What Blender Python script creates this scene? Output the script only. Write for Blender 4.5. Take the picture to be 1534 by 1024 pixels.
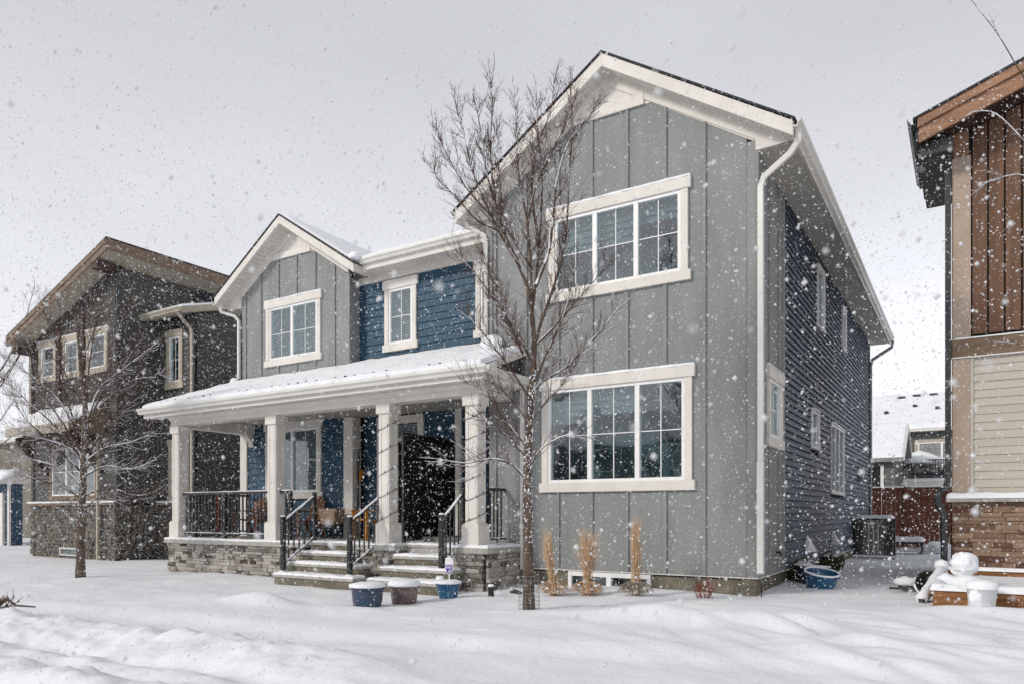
import bpy, math, random
import numpy as np
from mathutils import Vector, Matrix, noise as mnoise
R = math.radians
random.seed(7)
for o in list(bpy.data.objects): bpy.data.objects.remove(o)
S = bpy.context.scene
COL = S.collection

# ------------------------------------------------------------------ camera
cam = bpy.data.cameras.new('camera'); cam_o = bpy.data.objects.new('camera', cam); COL.objects.link(cam_o)
CX, CY, CZ = 2.510, -10.461, 1.14
cam_o.location = (CX, CY, CZ)
cam_o.rotation_euler = (R(90), 0, 0.55893)
cam.sensor_width = 36; cam.lens = 36*1092/1534; cam.shift_y = (768-512)/1534
cam.clip_start = .05; cam.clip_end = 3000
cam.dof.use_dof = True; cam.dof.focus_distance = 12.0; cam.dof.aperture_fstop = 2.8
S.camera = cam_o
CR = Vector((math.cos(.55893), math.sin(.55893), 0)); CW = Vector((-math.sin(.55893), math.cos(.55893), 0))

# ------------------------------------------------------------------ sky, sun, exposure
SUN_EL, SUN_AZ = R(30), R(212)      # azimuth from +Y clockwise: light from the front left
w = bpy.data.worlds.new('World'); S.world = w; w.use_nodes = True
nt = w.node_tree; N = nt.nodes; L = nt.links; N.clear()
out = N.new('ShaderNodeOutputWorld'); bg = N.new('ShaderNodeBackground'); bg.inputs['Strength'].default_value = .1
sky = N.new('ShaderNodeTexSky'); sky.sky_type = 'NISHITA'; sky.sun_disc = False
sky.sun_elevation = SUN_EL; sky.sun_rotation = SUN_AZ; sky.dust_density = 3
hs = N.new('ShaderNodeHueSaturation'); hs.inputs['Saturation'].default_value = .35; hs.inputs['Value'].default_value = 1.0
tc = N.new('ShaderNodeTexCoord'); mp = N.new('ShaderNodeMapping'); mp.inputs['Scale'].default_value = (1, 1, 2.6)
nz = N.new('ShaderNodeTexNoise'); nz.inputs['Scale'].default_value = 1.3; nz.inputs['Detail'].default_value = 5; nz.inputs['Roughness'].default_value = .45
sx = N.new('ShaderNodeSeparateXYZ')
ramp = N.new('ShaderNodeValToRGB')      # the cloud deck: pale at the horizon, greyer overhead
e = ramp.color_ramp.elements
e[0].position = 0.0; e[0].color = (8.6, 8.6, 8.9, 1)
e[1].position = .85; e[1].color = (3.9, 4.0, 4.2, 1)
m1 = ramp.color_ramp.elements.new(.28); m1.color = (7.0, 7.1, 7.55, 1)
m2 = ramp.color_ramp.elements.new(.52); m2.color = (5.1, 5.2, 5.5, 1)
mr = N.new('ShaderNodeMapRange'); mr.inputs['From Min'].default_value = .3; mr.inputs['From Max'].default_value = .7
mr.inputs['To Min'].default_value = .88; mr.inputs['To Max'].default_value = 1.09
mul = N.new('ShaderNodeVectorMath'); mul.operation = 'SCALE'
mix = N.new('ShaderNodeMixRGB'); mix.inputs['Fac'].default_value = .92
L.new(sky.outputs[0], hs.inputs['Color']); L.new(tc.outputs['Generated'], mp.inputs[0]); L.new(mp.outputs[0], nz.inputs[0])
L.new(tc.outputs['Generated'], sx.inputs[0]); L.new(sx.outputs['Z'], ramp.inputs['Fac'])
L.new(nz.outputs[0], mr.inputs[0]); L.new(ramp.outputs[0], mul.inputs[0]); L.new(mr.outputs[0], mul.inputs['Scale'])
L.new(hs.outputs[0], mix.inputs[1]); L.new(mul.outputs[0], mix.inputs[2]); L.new(mix.outputs[0], bg.inputs[0]); L.new(bg.outputs[0], out.inputs[0])
sl = bpy.data.lights.new('sun', 'SUN'); sl.energy = 1.45; sl.angle = R(10); sl.color = (1, .94, .87)
so = bpy.data.objects.new('sun', sl); COL.objects.link(so)
sd = Vector((math.sin(SUN_AZ)*math.cos(SUN_EL), math.cos(SUN_AZ)*math.cos(SUN_EL), math.sin(SUN_EL)))
so.rotation_euler = sd.to_track_quat('Z', 'Y').to_euler(); so.location = sd*30
S.view_settings.view_transform = 'Standard'; S.view_settings.look = 'None'
S.view_settings.exposure = 0.40; S.view_settings.gamma = 1; S.view_settings.use_curve_mapping = False
S.render.engine = 'CYCLES'

# ------------------------------------------------------------------ materials
def mat(name, c1, c2=None, sc=4, rough=.7, bump=0, bsc=None, stretch=(1, 1, 1), rand=0, spec=.3, stripe=None, det=5, contrast=(.35, .65)):
    m = bpy.data.materials.new(name); m.use_nodes = True
    n = m.node_tree.nodes; l = m.node_tree.links
    b = n['Principled BSDF']; b.inputs['Roughness'].default_value = rough; b.inputs['Specular IOR Level'].default_value = spec
    c2 = c2 or tuple(x*.8 for x in c1)
    t = n.new('ShaderNodeTexCoord'); mp = n.new('ShaderNodeMapping'); mp.inputs['Scale'].default_value = stretch
    l.new(t.outputs['Object'], mp.inputs[0])
    no = n.new('ShaderNodeTexNoise'); no.inputs['Scale'].default_value = sc; no.inputs['Detail'].default_value = det
    l.new(mp.outputs[0], no.inputs[0])
    r = n.new('ShaderNodeMapRange'); r.inputs['From Min'].default_value = contrast[0]; r.inputs['From Max'].default_value = contrast[1]
    l.new(no.outputs[0], r.inputs[0])
    fac = r.outputs[0]
    oi = n.new('ShaderNodeObjectInfo')
    if rand:
        pw = n.new('ShaderNodeMath'); pw.operation = 'POWER'; pw.inputs[1].default_value = 2.2 if rand > .6 else 1.0; l.new(oi.outputs['Random'], pw.inputs[0])
        a = n.new('ShaderNodeMath'); a.operation = 'MULTIPLY_ADD'; a.inputs[1].default_value = rand*(1.25 if rand > .6 else 1); a.use_clamp = True; l.new(pw.outputs[0], a.inputs[0])
        s2 = n.new('ShaderNodeMath'); s2.operation = 'MULTIPLY'; s2.inputs[1].default_value = 1-rand; l.new(fac, s2.inputs[0]); l.new(s2.outputs[0], a.inputs[2]); fac = a.outputs[0]
    mx = n.new('ShaderNodeMixRGB'); mx.inputs[1].default_value = (*c1, 1); mx.inputs[2].default_value = (*c2, 1); l.new(fac, mx.inputs[0])
    col = mx.outputs[0]
    if stripe:            # (axis, pitch, line width, tone): dark lines painted for the shade in soffit / siding sheet grooves
        ax, p, wd, dk = stripe
        sp = n.new('ShaderNodeSeparateXYZ'); l.new(t.outputs['Object'], sp.inputs[0])
        d = n.new('ShaderNodeMath'); d.operation = 'DIVIDE'; d.inputs[1].default_value = p; l.new(sp.outputs[ax], d.inputs[0])
        f = n.new('ShaderNodeMath'); f.operation = 'FRACT'; l.new(d.outputs[0], f.inputs[0])
        g = n.new('ShaderNodeMath'); g.operation = 'LESS_THAN'; g.inputs[1].default_value = wd; l.new(f.outputs[0], g.inputs[0])
        g2 = n.new('ShaderNodeMath'); g2.operation = 'MULTIPLY'; g2.inputs[1].default_value = 1-dk; l.new(g.outputs[0], g2.inputs[0])
        mm = n.new('ShaderNodeMixRGB'); mm.blend_type = 'MIX'; l.new(g2.outputs[0], mm.inputs[0]); l.new(col, mm.inputs[1]); mm.inputs[2].default_value = (c1[0]*dk*.5, c1[1]*dk*.5, c1[2]*dk*.5, 1)
        col = mm.outputs[0]
    l.new(col, b.inputs['Base Color'])
    if bump:
        nb = n.new('ShaderNodeTexNoise'); nb.inputs['Scale'].default_value = bsc or sc*4; nb.inputs['Detail'].default_value = 6; l.new(mp.outputs[0], nb.inputs[0])
        bp = n.new('ShaderNodeBump'); bp.inputs['Strength'].default_value = bump; bp.inputs['Distance'].default_value = .02
        l.new(nb.outputs[0], bp.inputs['Height']); l.new(bp.outputs[0], b.inputs['Normal'])
    return m
M = {}
M['snow'] = mat('snow', (.86, .87, .90), (.80, .815, .85), 2, .75, .35, 14, spec=.15)
M['snow_ground'] = mat('snow_ground', (.83, .84, .87), (.74, .755, .80), .9, .8, .5, 16, spec=.12)
M['panel'] = mat('panel', (.275, .284, .280), (.215, .223, .220), 1.6, .75, .12, 60, spec=.25, stretch=(2.2, 2.2, .45), contrast=(.3, .75))
M['batten'] = mat('batten', (.265, .273, .271), (.225, .232, .23), 3, .7, .1, 60, stretch=(1, 1, .3))
M['blue'] = mat('blue', (.025, .078, .13), (.02, .06, .10), 2, .6, .12, 30, stretch=(.2, .2, 3), rand=.4)
M['navy'] = mat('navy', (.070, .092, .128), (.052, .07, .10), 1.5, .55, .12, 30, stretch=(.2, .2, 3), rand=.4, spec=.45)
M['trim'] = mat('trim', (.74, .71, .66), (.66, .63, .58), 2.5, .6, .05, 40)
M['vinyl'] = mat('vinyl', (.85, .85, .84), (.80, .80, .79), 3, .35)
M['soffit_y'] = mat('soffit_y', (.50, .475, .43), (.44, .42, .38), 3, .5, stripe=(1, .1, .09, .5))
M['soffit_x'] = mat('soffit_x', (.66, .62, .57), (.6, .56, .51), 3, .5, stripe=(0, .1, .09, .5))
M['gutter'] = mat('gutter', (.74, .73, .69), (.66, .65, .61), 2, .4)
M['shingle'] = mat('shingle', (.03, .03, .033), (.055, .055, .06), 40, .95, .6, 80)
M['concrete'] = mat('concrete', (.46, .45, .42), (.31, .30, .265), 9, .9, .5, 50, contrast=(.3, .7))
M['foundation'] = mat('foundation', (.22, .20, .15), (.125, .112, .08), 6, .9, .8, 40, contrast=(.3, .7))
M['stone'] = mat('stone', (.62, .58, .52), (.10, .075, .06), 9, .9, .9, 25, rand=.8, contrast=(.3, .8))
M['mortar'] = mat('mortar', (.07, .062, .05), None, 20, .95)
M['room'] = mat('room', (.19, .21, .21), (.07, .08, .08), 2.5, .9, contrast=(.4, .6))
M['core'] = mat('core', (.02, .02, .02), None, 5, .95)
M['iron'] = mat('iron', (.012, .012, .014), (.02, .02, .022), 20, .4, .1, 60, spec=.5)
M['mesh_black'] = mat('mesh_black', (.008, .008, .009), (.012, .012, .013), 6, .9)
M['dark_lap'] = mat('dark_lap', (.080, .080, .072), (.055, .056, .051), 2, .6, .12, 30, stretch=(.2, .2, 3), rand=.4)
M['dark_board'] = mat('dark_board', (.085, .075, .066), (.05, .046, .04), 3, .7, .2, 30, stretch=(3, 3, .3), rand=.4)
M['taupe'] = mat('taupe', (.46, .41, .33), (.38, .335, .27), 4, .65, .15, 30)
M['brown_trim'] = mat('brown_trim', (.22, .155, .105), (.14, .095, .062), 4, .65, .3, 30, stretch=(1, 1, 3))
M['dark_brown'] = mat('dark_brown', (.06, .032, .024), (.04, .02, .016), 4, .7, .2)
M['dark_stone'] = mat('dark_stone', (.22, .195, .165), (.03, .027, .024), 9, .9, .8, 25)
M['brown_board'] = mat('brown_board', (.19, .105, .065), (.11, .06, .038), 3, .7, .3, 20, stretch=(4, 4, .3), rand=.4)
M['tan_corner'] = mat('tan_corner', (.42, .33, .26), (.36, .28, .22), 3, .7, .1)
M['fascia_brown'] = mat('fascia_brown', (.36, .20, .12), (.24, .13, .08), 3, .65, .3, 25, stretch=(.4, 3, 3))
M['beige'] = mat('beige', (.52, .475, .405), (.46, .42, .36), 3, .6, .1, 30, stretch=(.3, .3, 3), rand=.35)
M['red_stone'] = mat('red_stone', (.52, .36, .25), (.14, .065, .045), 7, .9, .9, 25, rand=.75, contrast=(.3, .75))
M['black_metal'] = mat('black_metal', (.022, .026, .026), (.03, .036, .034), 5, .4, .1, spec=.5)
M['fence'] = mat('fence', (.21, .07, .038), (.12, .04, .023), 3, .75, .3, 30, stretch=(4, 4, .4), rand=.5)
M['bark'] = mat('bark', (.17, .125, .095), (.07, .05, .04), 18, .9, .9, 60, stretch=(1, 1, .4))
M['twig'] = mat('twig', (.115, .062, .048), (.065, .036, .03), 10, .8)
M['grass'] = mat('grass', (.62, .42, .25), (.40, .26, .15), 12, .8, rand=0)
M['glass_dark'] = None
M['cedar'] = mat('cedar', (.33, .16, .062), (.20, .09, .035), 5, .7, .4, 25, stretch=(.4, .4, 5))
M['amber'] = mat('amber', (.62, .26, .03), (.50, .2, .02), 5, .6)
M['wood'] = mat('wood', (.26, .105, .045), (.16, .065, .03), 5, .6, .2)
M['rust'] = mat('rust', (.27, .065, .035), (.18, .045, .03), 8, .8, .2)
M['wicker'] = mat('wicker', (.42, .31, .22), (.28, .19, .13), 60, .8, .8, 90)
M['pot_blue'] = mat('pot_blue', (.006, .05, .14), (.012, .12, .22), 5, .25, .1, spec=.6)
M['pot_navy'] = mat('pot_navy', (.045, .04, .075), (.012, .05, .10), 4, .3, .1, spec=.6)
M['pot_taupe'] = mat('pot_taupe', (.20, .15, .14), (.11, .08, .08), 7, .35, .15, spec=.5)
M['purple'] = mat('purple', (.11, .03, .36), (.08, .02, .28), 5, .4)
M['white_print'] = mat('white_print', (.85, .85, .88), None, 5, .5)
M['leaf'] = mat('leaf', (.35, .30, .24), (.2, .16, .12), 12, .8)
M['evergreen'] = mat('evergreen', (.045, .075, .04), (.10, .10, .03), 9, .8)
M['ac_grey'] = mat('ac_grey', (.27, .28, .28), (.18, .19, .19), 6, .45, .05)
M['far_siding'] = mat('far_siding', (.13, .135, .125), (.10, .105, .10), 3, .7, stripe=(2, .18, .12, .6))
M['far_taupe'] = mat('far_taupe', (.20, .18, .15), (.17, .15, .125), 3, .7, stripe=(2, .16, .12, .7))
M['far_blue'] = mat('far_blue', (.04, .085, .14), (.035, .07, .12), 3, .7, stripe=(2, .16, .12, .6))
M['hedge'] = mat('hedge', (.03, .07, .03), (.05, .09, .04), 9, .9)
M['plastic_white'] = mat('plastic_white', (.72, .73, .72), (.6, .62, .62), 5, .5, .1)
M['blind'] = mat('blind', (.66, .68, .68), (.6, .62, .62), 4, .6)
M['shade'] = mat('shade', (.22, .235, .235), (.17, .185, .19), 2, .7)
M['silver'] = mat('silver', (.3, .3, .3), None, 5, .35)

def glass(name, tint, refl):
    m = bpy.data.materials.new(name); m.use_nodes = True; n = m.node_tree.nodes; l = m.node_tree.links
    n.remove(n['Principled BSDF']); o = n['Material Output']
    t = n.new('ShaderNodeBsdfTransparent'); t.inputs[0].default_value = (*tint, 1)
    g = n.new('ShaderNodeBsdfGlossy'); g.inputs['Roughness'].default_value = .015; g.inputs[0].default_value = (.9, .96, 1, 1)
    f = n.new('ShaderNodeFresnel'); f.inputs['IOR'].default_value = refl
    no = n.new('ShaderNodeTexNoise'); no.inputs['Scale'].default_value = 1.6; no.inputs['Detail'].default_value = 1
    tcn = n.new('ShaderNodeTexCoord'); l.new(tcn.outputs['Object'], no.inputs[0])
    bp = n.new('ShaderNodeBump'); bp.inputs['Strength'].default_value = .25; bp.inputs['Distance'].default_value = .02
    l.new(no.outputs[0], bp.inputs['Height']); l.new(bp.outputs[0], g.inputs['Normal'])
    ge = n.new('ShaderNodeNewGeometry'); su = n.new('ShaderNodeMath'); su.operation = 'SUBTRACT'; su.inputs[0].default_value = 1; l.new(ge.outputs['Backfacing'], su.inputs[1]); mu = n.new('ShaderNodeMath'); mu.operation = 'MULTIPLY'; l.new(f.outputs[0], mu.inputs[0]); l.new(su.outputs[0], mu.inputs[1])
    x = n.new('ShaderNodeMixShader'); l.new(mu.outputs[0], x.inputs[0]); l.new(t.outputs[0], x.inputs[1]); l.new(g.outputs[0], x.inputs[2]); l.new(x.outputs[0], o.inputs['Surface'])
    return m
M['glass'] = glass('glass', (.74, .86, .88), 2.3)
M['glass_clear'] = glass('glass_clear', (.95, .96, .96), 1.6)
M['glass_bright'] = glass('glass_bright', (.7, .8, .8), 2.2)

# ------------------------------------------------------------------ mesh helpers
class MB:
    def __init__(s): s.v = []; s.f = []
    def add(s, vs, fs):
        o = len(s.v); s.v += [tuple(p) for p in vs]; s.f += [tuple(i+o for i in f) for f in fs]; return s
    def hexa(s, p):   # 8 points: bottom 4 (ccw) then top 4
        return s.add(p, [(3, 2, 1, 0), (4, 5, 6, 7), (0, 1, 5, 4), (1, 2, 6, 5), (2, 3, 7, 6), (3, 0, 4, 7)])
    def box(s, x0, x1, y0, y1, z0, z1):
        return s.hexa([(x0, y0, z0), (x1, y0, z0), (x1, y1, z0), (x0, y1, z0), (x0, y0, z1), (x1, y0, z1), (x1, y1, z1), (x0, y1, z1)])
    def fbox(s, F, u0, u1, v0, v1, d0, d1):
        return s.hexa([F(u0, v0, d1), F(u1, v0, d1), F(u1, v0, d0), F(u0, v0, d0), F(u0, v1, d1), F(u1, v1, d1), F(u1, v1, d0), F(u0, v1, d0)])
    def prism(s, F, poly, d0, d1):   # polygon in (u,v), extruded in d
        n = len(poly); a = [F(u, v, d1) for u, v in poly]; b = [F(u, v, d0) for u, v in poly]
        return s.add(a+b, [tuple(range(n)), tuple(range(2*n-1, n-1, -1))]+[(i, n+i, n+(i+1) % n, (i+1) % n) for i in range(n)])
    def tube(s, pts, r, n=6, cap=True, rot=0):
        pts = [Vector(p) for p in pts]; k = len(pts)
        if not hasattr(r, '__len__'): r = [r]*k
        vs = []; up = Vector((0, 0, 1)); pn = None
        for i, p in enumerate(pts):
            t = (pts[min(i+1, k-1)]-pts[max(i-1, 0)])
            if t.length < 1e-9: t = Vector((0, 0, 1))
            t.normalize()
            if pn is None:
                a = up if abs(t.z) < .9 else Vector((1, 0, 0)); x = t.cross(a).normalized()
            else:
                x = pn - t*pn.dot(t)
                x = x.normalized() if x.length > 1e-6 else t.orthogonal().normalized()
            pn = x; y = t.cross(x)
            for j in range(n):
                an = 2*math.pi*(j)/n+rot; vs.append(p+(x*math.cos(an)+y*math.sin(an))*r[i])
        fs = [(i*n+j, i*n+(j+1) % n, (i+1)*n+(j+1) % n, (i+1)*n+j) for i in range(k-1) for j in range(n)]
        if cap: fs += [tuple(range(n-1, -1, -1)), tuple(range((k-1)*n, k*n))]
        return s.add(vs, fs)
    def lathe(s, prof, c=(0, 0, 0), n=28):
        vs = []; k = len(prof)
        for r, z in prof:
            for j in range(n):
                a = 2*math.pi*j/n; vs.append((c[0]+r*math.cos(a), c[1]+r*math.sin(a), c[2]+z))
        fs = [(i*n+j, i*n+(j+1) % n, (i+1)*n+(j+1) % n, (i+1)*n+j) for i in range(k-1) for j in range(n)]
        return s.add(vs, fs)
    def blob(s, c, rx, ry, rz, seed=0, amp=.2, nu=18, nv=10, fr=2.5):
        vs = []
        for i in range(nv+1):
            th = math.pi*i/nv
            for j in range(nu):
                ph = 2*math.pi*j/nu
                d = Vector((math.sin(th)*math.cos(ph), math.sin(th)*math.sin(ph), math.cos(th)))
                k = 1+amp*mnoise.noise(d*fr+Vector((seed*3.1, seed, 0)))
                vs.append((c[0]+d.x*rx*k, c[1]+d.y*ry*k, c[2]+d.z*rz*k))
        fs = [(i*nu+j, (i+1)*nu+j, (i+1)*nu+(j+1) % nu, i*nu+(j+1) % nu) for i in range(nv) for j in range(nu)]
        return s.add(vs, fs)
    def shift(s, d): s.v = [(a+d[0], b+d[1], c+d[2]) for a, b, c in s.v]; return s
    def mesh(s, name, m, smooth=False):
        me = bpy.data.meshes.new(name); me.from_pydata(s.v, [], s.f); me.materials.append(m)
        if smooth: me.shade_smooth()
        me.update(); return me
def FY(y0): return lambda u, v, d: (u, y0-d, v)       # a wall facing the street (-Y)
def FX(x0): return lambda u, v, d: (x0+d, u, v)       # a wall facing +X

class Thing:
    def __init__(s, name, label, cat, loc=(0, 0, 0), group=None, rot=0, kind=None):
        s.o = bpy.data.objects.new(name, None); COL.objects.link(s.o); s.o.location = loc; s.o.empty_display_size = .2
        s.o['label'] = label; s.o['category'] = cat; s.loc = Vector(loc); s.rot = rot
        if group: s.o['group'] = group
        if rot: s.o.rotation_euler[2] = rot
    def part(s, name, mb, m, parent=None, smooth=False, bevel=0, kind=None, label=None):
        if mb is None: me = None
        elif isinstance(mb, MB):
            if not s.rot: mb.shift(-s.loc)
            me = mb.mesh(name, m, smooth)
        else: me = mb
        o = bpy.data.objects.new(name, me); COL.objects.link(o); o.parent = parent or s.o
        if bevel:
            b = o.modifiers.new('bevel', 'BEVEL'); b.width = bevel; b.segments = 2; b.limit_method = 'ANGLE'
        if kind: o['kind'] = kind
        if label: o['label'] = label
        return o
    def inst(s, name, me, loc, scale=(1, 1, 1), parent=None, rot=None):   # copy that shares mesh data, world position
        o = bpy.data.objects.new(name, me); COL.objects.link(o); o.parent = parent or s.o
        o.location = Vector(loc)-s.loc; o.scale = scale
        if rot: o.rotation_euler = rot
        return o
def single(name, mb, m, label=None, cat=None, group=None, kind=None, smooth=False, bevel=0, loc=(0, 0, 0)):
    mb.shift([-c for c in loc]); o = bpy.data.objects.new(name, mb.mesh(name, m, smooth)); COL.objects.link(o); o.location = loc
    if label: o['label'] = label
    if cat: o['category'] = cat
    if group: o['group'] = group
    if kind: o['kind'] = kind
    if bevel:
        b = o.modifiers.new('bevel', 'BEVEL'); b.width = bevel; b.segments = 2; b.limit_method = 'ANGLE'
    return o
def fbm(x, y, s, oct=3, seed=0):
    v = 0; a = 1
    for i in range(oct): v += a*mnoise.noise(Vector((x*s+seed, y*s-seed*.7, seed*1.3))); s *= 2.1; a *= .5
    return v

def snow_patch(fn, u0, u1, v0, v1, h, step=.05, r=.05, seed=0, jit=.012, mb=None, wob=.25):
    """pillow of snow on a surface; fn(u,v,h) -> world point"""
    mb = mb or MB(); nu = max(5, min(160, int((u1-u0)/step))); nv = max(4, min(70, int((v1-v0)/step)))
    r = min(r, (u1-u0)*.5, (v1-v0)*.5)
    vs = []
    def sp(n, a, b):      # denser near both edges
        out = []
        for i in range(n+1):
            t = i/n; out.append(a+(b-a)*(t+(.5-.5*math.cos(math.pi*t)-t)*.6))
        return out
    U = sp(nu, u0, u1); V = sp(nv, v0, v1)
    for i, u in enumerate(U):
        for j, v in enumerate(V):
            d = max(0, min(u-u0, u1-u, v-v0, v1-v)); t = min(1, d/r)
            p = math.sqrt(max(0, 1-(1-t)**2)); 
            hh = h*p*(1+wob*fbm(u, v, 3.1, 3, seed)) if t > 0 else -.006
            jj = jit*mnoise.noise(Vector((u*9+seed, v*9, 3)))*(1 if t == 0 else 0)
            uu = u+(jj if i in (0, nu) else 0); vv = v+(jj if j in (0, nv) else 0)
            vs.append(fn(uu, vv, hh))
    n = nv+1
    fs = [(i*n+j, (i+1)*n+j, (i+1)*n+j+1, i*n+j+1) for i in range(nu) for j in range(nv)]
    return mb.add(vs, fs)
def flat(z): return lambda u, v, h: (u, v, z+h)

def minus(a, b, holes):     # interval minus list of intervals
    segs = [(a, b)]
    for h0, h1 in holes:
        ns = []
        for s0, s1 in segs:
            if h1 <= s0 or h0 >= s1: ns.append((s0, s1)); continue
            if h0 > s0+.004: ns.append((s0, h0))
            if h1 < s1-.004: ns.append((h1, s1))
        segs = ns
    return segs
def wall_core(T, F, u0, u1, v0, v1, holes, d0=-.16, d1=0, m='core', top=None, name='wall'):
    us = sorted(set([u0, u1]+[x for h in holes for x in h[:2] if u0 < x < u1])); mb = MB()
    for a, b in zip(us, us[1:]):
        mid = (a+b)/2
        for s0, s1 in minus(v0, v1, [(h[2], h[3]) for h in holes if h[0] < mid < h[1]]): mb.fbox(F, a, b, s0, s1, d0, d1)
    return T.part(name, mb, M[m])
def lap(T, F, u0, u1, v0, v1, ex, m, holes=(), parent=None, lip=.026, d=.004, name='siding_plank', stuff=False):
    n = max(1, round((v1-v0)/ex)); ex = (v1-v0)/n; allmb = MB()
    for i in range(n):
        a, b = v0+i*ex, v0+(i+1)*ex
        hs = [(h[0], h[1]) for h in holes if h[2] < b-.01 and h[3] > a+.01]
        for s0, s1 in minus(u0, u1, hs):
            wob = random.uniform(-.002, .002); mb = allmb if stuff else MB()
            mb.hexa([F(s0, a, lip+wob), F(s1, a, lip-wob), F(s1, a, 0), F(s0, a, 0), F(s0, b+.006, d), F(s1, b+.006, d), F(s1, b+.006, 0), F(s0, b+.006, 0)])
            if not stuff: T.part(name, mb, M[m], parent)
    if stuff: T.part('lap_siding', allmb, M[m], parent, kind='stuff')
def panels(T, F, u0, u1, v0, top, bats, holes, m='panel', mbat='batten', bw=.055, d=.02, brk=(), name='wall_panel'):
    ed = [u0]+list(bats)+[u1]
    def put(pl): T.part(name, MB().prism(F, pl, 0, d), M[m])
    def cell(a, b, hs):
        us = sorted(set([a, b]+[x for h in hs for x in h[:2] if a < x < b]))
        for p, q in zip(us, us[1:]):
            mid = (p+q)/2; lo = v0
            for h in sorted([h for h in hs if h[0] < mid < h[1]], key=lambda h: h[2]):
                if h[2] > lo: put([(p, lo), (q, lo), (q, h[2]), (p, h[2])])
                lo = max(lo, h[3])
            put([(p, lo), (q, lo), (q, top(q))]+[(x, top(x)) for x in sorted(brk, reverse=True) if p < x < q]+[(p, top(p))])
    for a, b in zip(ed, ed[1:]):
        cell(a+.008, b-.008, holes)
    for x in bats:
        for s0, s1 in minus(v0, top(x)-.002, [(h[2], h[3]) for h in holes if h[0]-.02 < x < h[1]+.02]):
            mb = MB(); mb.fbox(F, x-bw/2, x+bw/2, s0, s1, d-.004, d+.028); T.part('batten', mb, M[mbat], bevel=.003)

def window(T, F, u0, u1, v0, v1, lites, side=.11, head=.17, sill=.15, ext=.045, cover=None, casing='trim', gl='glass', bars=(1, 1), snow=True, depth=.6, blindmode=None, fr='vinyl'):
    """u0..v1 outer edges of the casing boards"""
    iu0, iu1, iv0, iv1 = u0+ext+side, u1-ext-side, v0+sill, v1-head
    fm = MB(); fw = .05; d0, d1 = -.07, .045
    fm.fbox(F, iu0, iu1, iv0, iv0+fw, d0, d1); fm.fbox(F, iu0, iu1, iv1-fw, iv1, d0, d1)
    fm.fbox(F, iu0, iu0+fw, iv0+fw, iv1-fw, d0, d1-.002); fm.fbox(F, iu1-fw, iu1, iv0+fw, iv1-fw, d0, d1-.002)
    xs = [iu0+fw]
    tot = sum(lites); W = iu1-iu0-2*fw; x = iu0+fw; rng = []
    for i, l in enumerate(lites):
        wd = W*l/tot; a, b = x, x+wd
        if i > 0: fm.fbox(F, a-.038, a+.038, iv0+fw, iv1-fw, d0, d1-.004)
        rng.append((a+(.038 if i else 0), b-(.038 if i < len(lites)-1 else 0))); x = b
    win = T.part('window', fm, M[fr], bevel=.004)
    T.part('casing_board', MB().fbox(F, u0, u1, v1-head, v1, .002, .075), M[casing], win, bevel=.005)
    T.part('casing_board', MB().fbox(F, u0, u1, v0, v0+sill, .002, .075), M[casing], win, bevel=.005)
    T.part('casing_board', MB().fbox(F, u0+ext, u0+ext+side, v0+sill, v1-head, .002, .06), M[casing], win, bevel=.005)
    T.part('casing_board', MB().fbox(F, u1-ext-side, u1-ext, v0+sill, v1-head, .002, .06), M[casing], win, bevel=.005)
    for i, (a, b) in enumerate(rng):
        T.part('pane', MB().fbox(F, a-.004, b+.004, iv0+fw-.004, iv1-fw+.004, -.012, -.004), M[gl], win)
        if bars:
            g = MB()
            for k in range(bars[0]):
                c = a+(b-a)*(k+1)/(bars[0]+1); g.fbox(F, c-.0065, c+.0065, iv0+fw, iv1-fw, -.0035, .006)
            for k in range(bars[1]):
                c = iv0+fw+(iv1-iv0-2*fw)*(k+1)/(bars[1]+1); g.fbox(F, a, b, c-.0065, c+.0065, -.0035, .0045)
            T.part('muntin', g, M[fr], win)
        if cover:
            kind = cover[i % len(cover)]
            if kind == 'blind':
                g = MB(); z = iv0+fw
                while z < iv1-fw: g.hexa([F(a, z, -.085), F(b, z, -.085), F(b, z-.012, -.06), F(a, z-.012, -.06), F(a, z+.004, -.085), F(b, z+.004, -.085), F(b, z-.008, -.06), F(a, z-.008, -.06)]); z += .034
                T.part('window_blind', g, M['blind'], win, kind='stuff')
            elif kind:
                fr0 = kind if isinstance(kind, float) else .4
                zb = iv1-(iv1-iv0)*fr0; g = MB(); ns = 14
                zz = iv1; k_ = 0
                while zz > zb: g.hexa([F(a-.02, zz-.11, -.10), F(b+.02, zz-.11, -.10+.01*(k_ % 2)), F(b+.02, zz-.11, -.14), F(a-.02, zz-.11, -.14), F(a-.02, zz, -.135), F(b+.02, zz, -.135), F(b+.02, zz, -.14), F(a-.02, zz, -.14)]); zz -= .11; k_ += 1
                T.part('roller_shade', g, M['shade'], win)
    # room behind the window: dim interior
    g = MB(); dd = -depth
    g.fbox(F, iu0-.3, iu1+.3, iv0-.3, iv1+.3, dd-.02, dd)
    g.fbox(F, iu0-.32, iu0-.3, iv0-.3, iv1+.3, dd, -.161); g.fbox(F, iu1+.3, iu1+.32, iv0-.3, iv1+.3, dd, -.161)
    g.fbox(F, iu0-.3, iu1+.3, iv0-.32, iv0-.3, dd, -.161); g.fbox(F, iu0-.3, iu1+.3, iv1+.3, iv1+.32, dd, -.161)
    T.part('room_recess', g, M['room'], win)
    if snow:
        T.part('snow_cover', snow_patch(lambda u, v, h: F(u, v1+h, v), u0-.005, u1+.005, .0, .08, .035, .04, .03, seed=u0), M['snow'], win, smooth=True)
    return (iu0, iu1, iv0, iv1)
def opening(u0, u1, v0, v1, side=.11, head=.17, sill=.15, ext=.045): return (u0+ext+side-.02, u1-ext-side+.02, v0+sill-.02, v1-head+.02)

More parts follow.
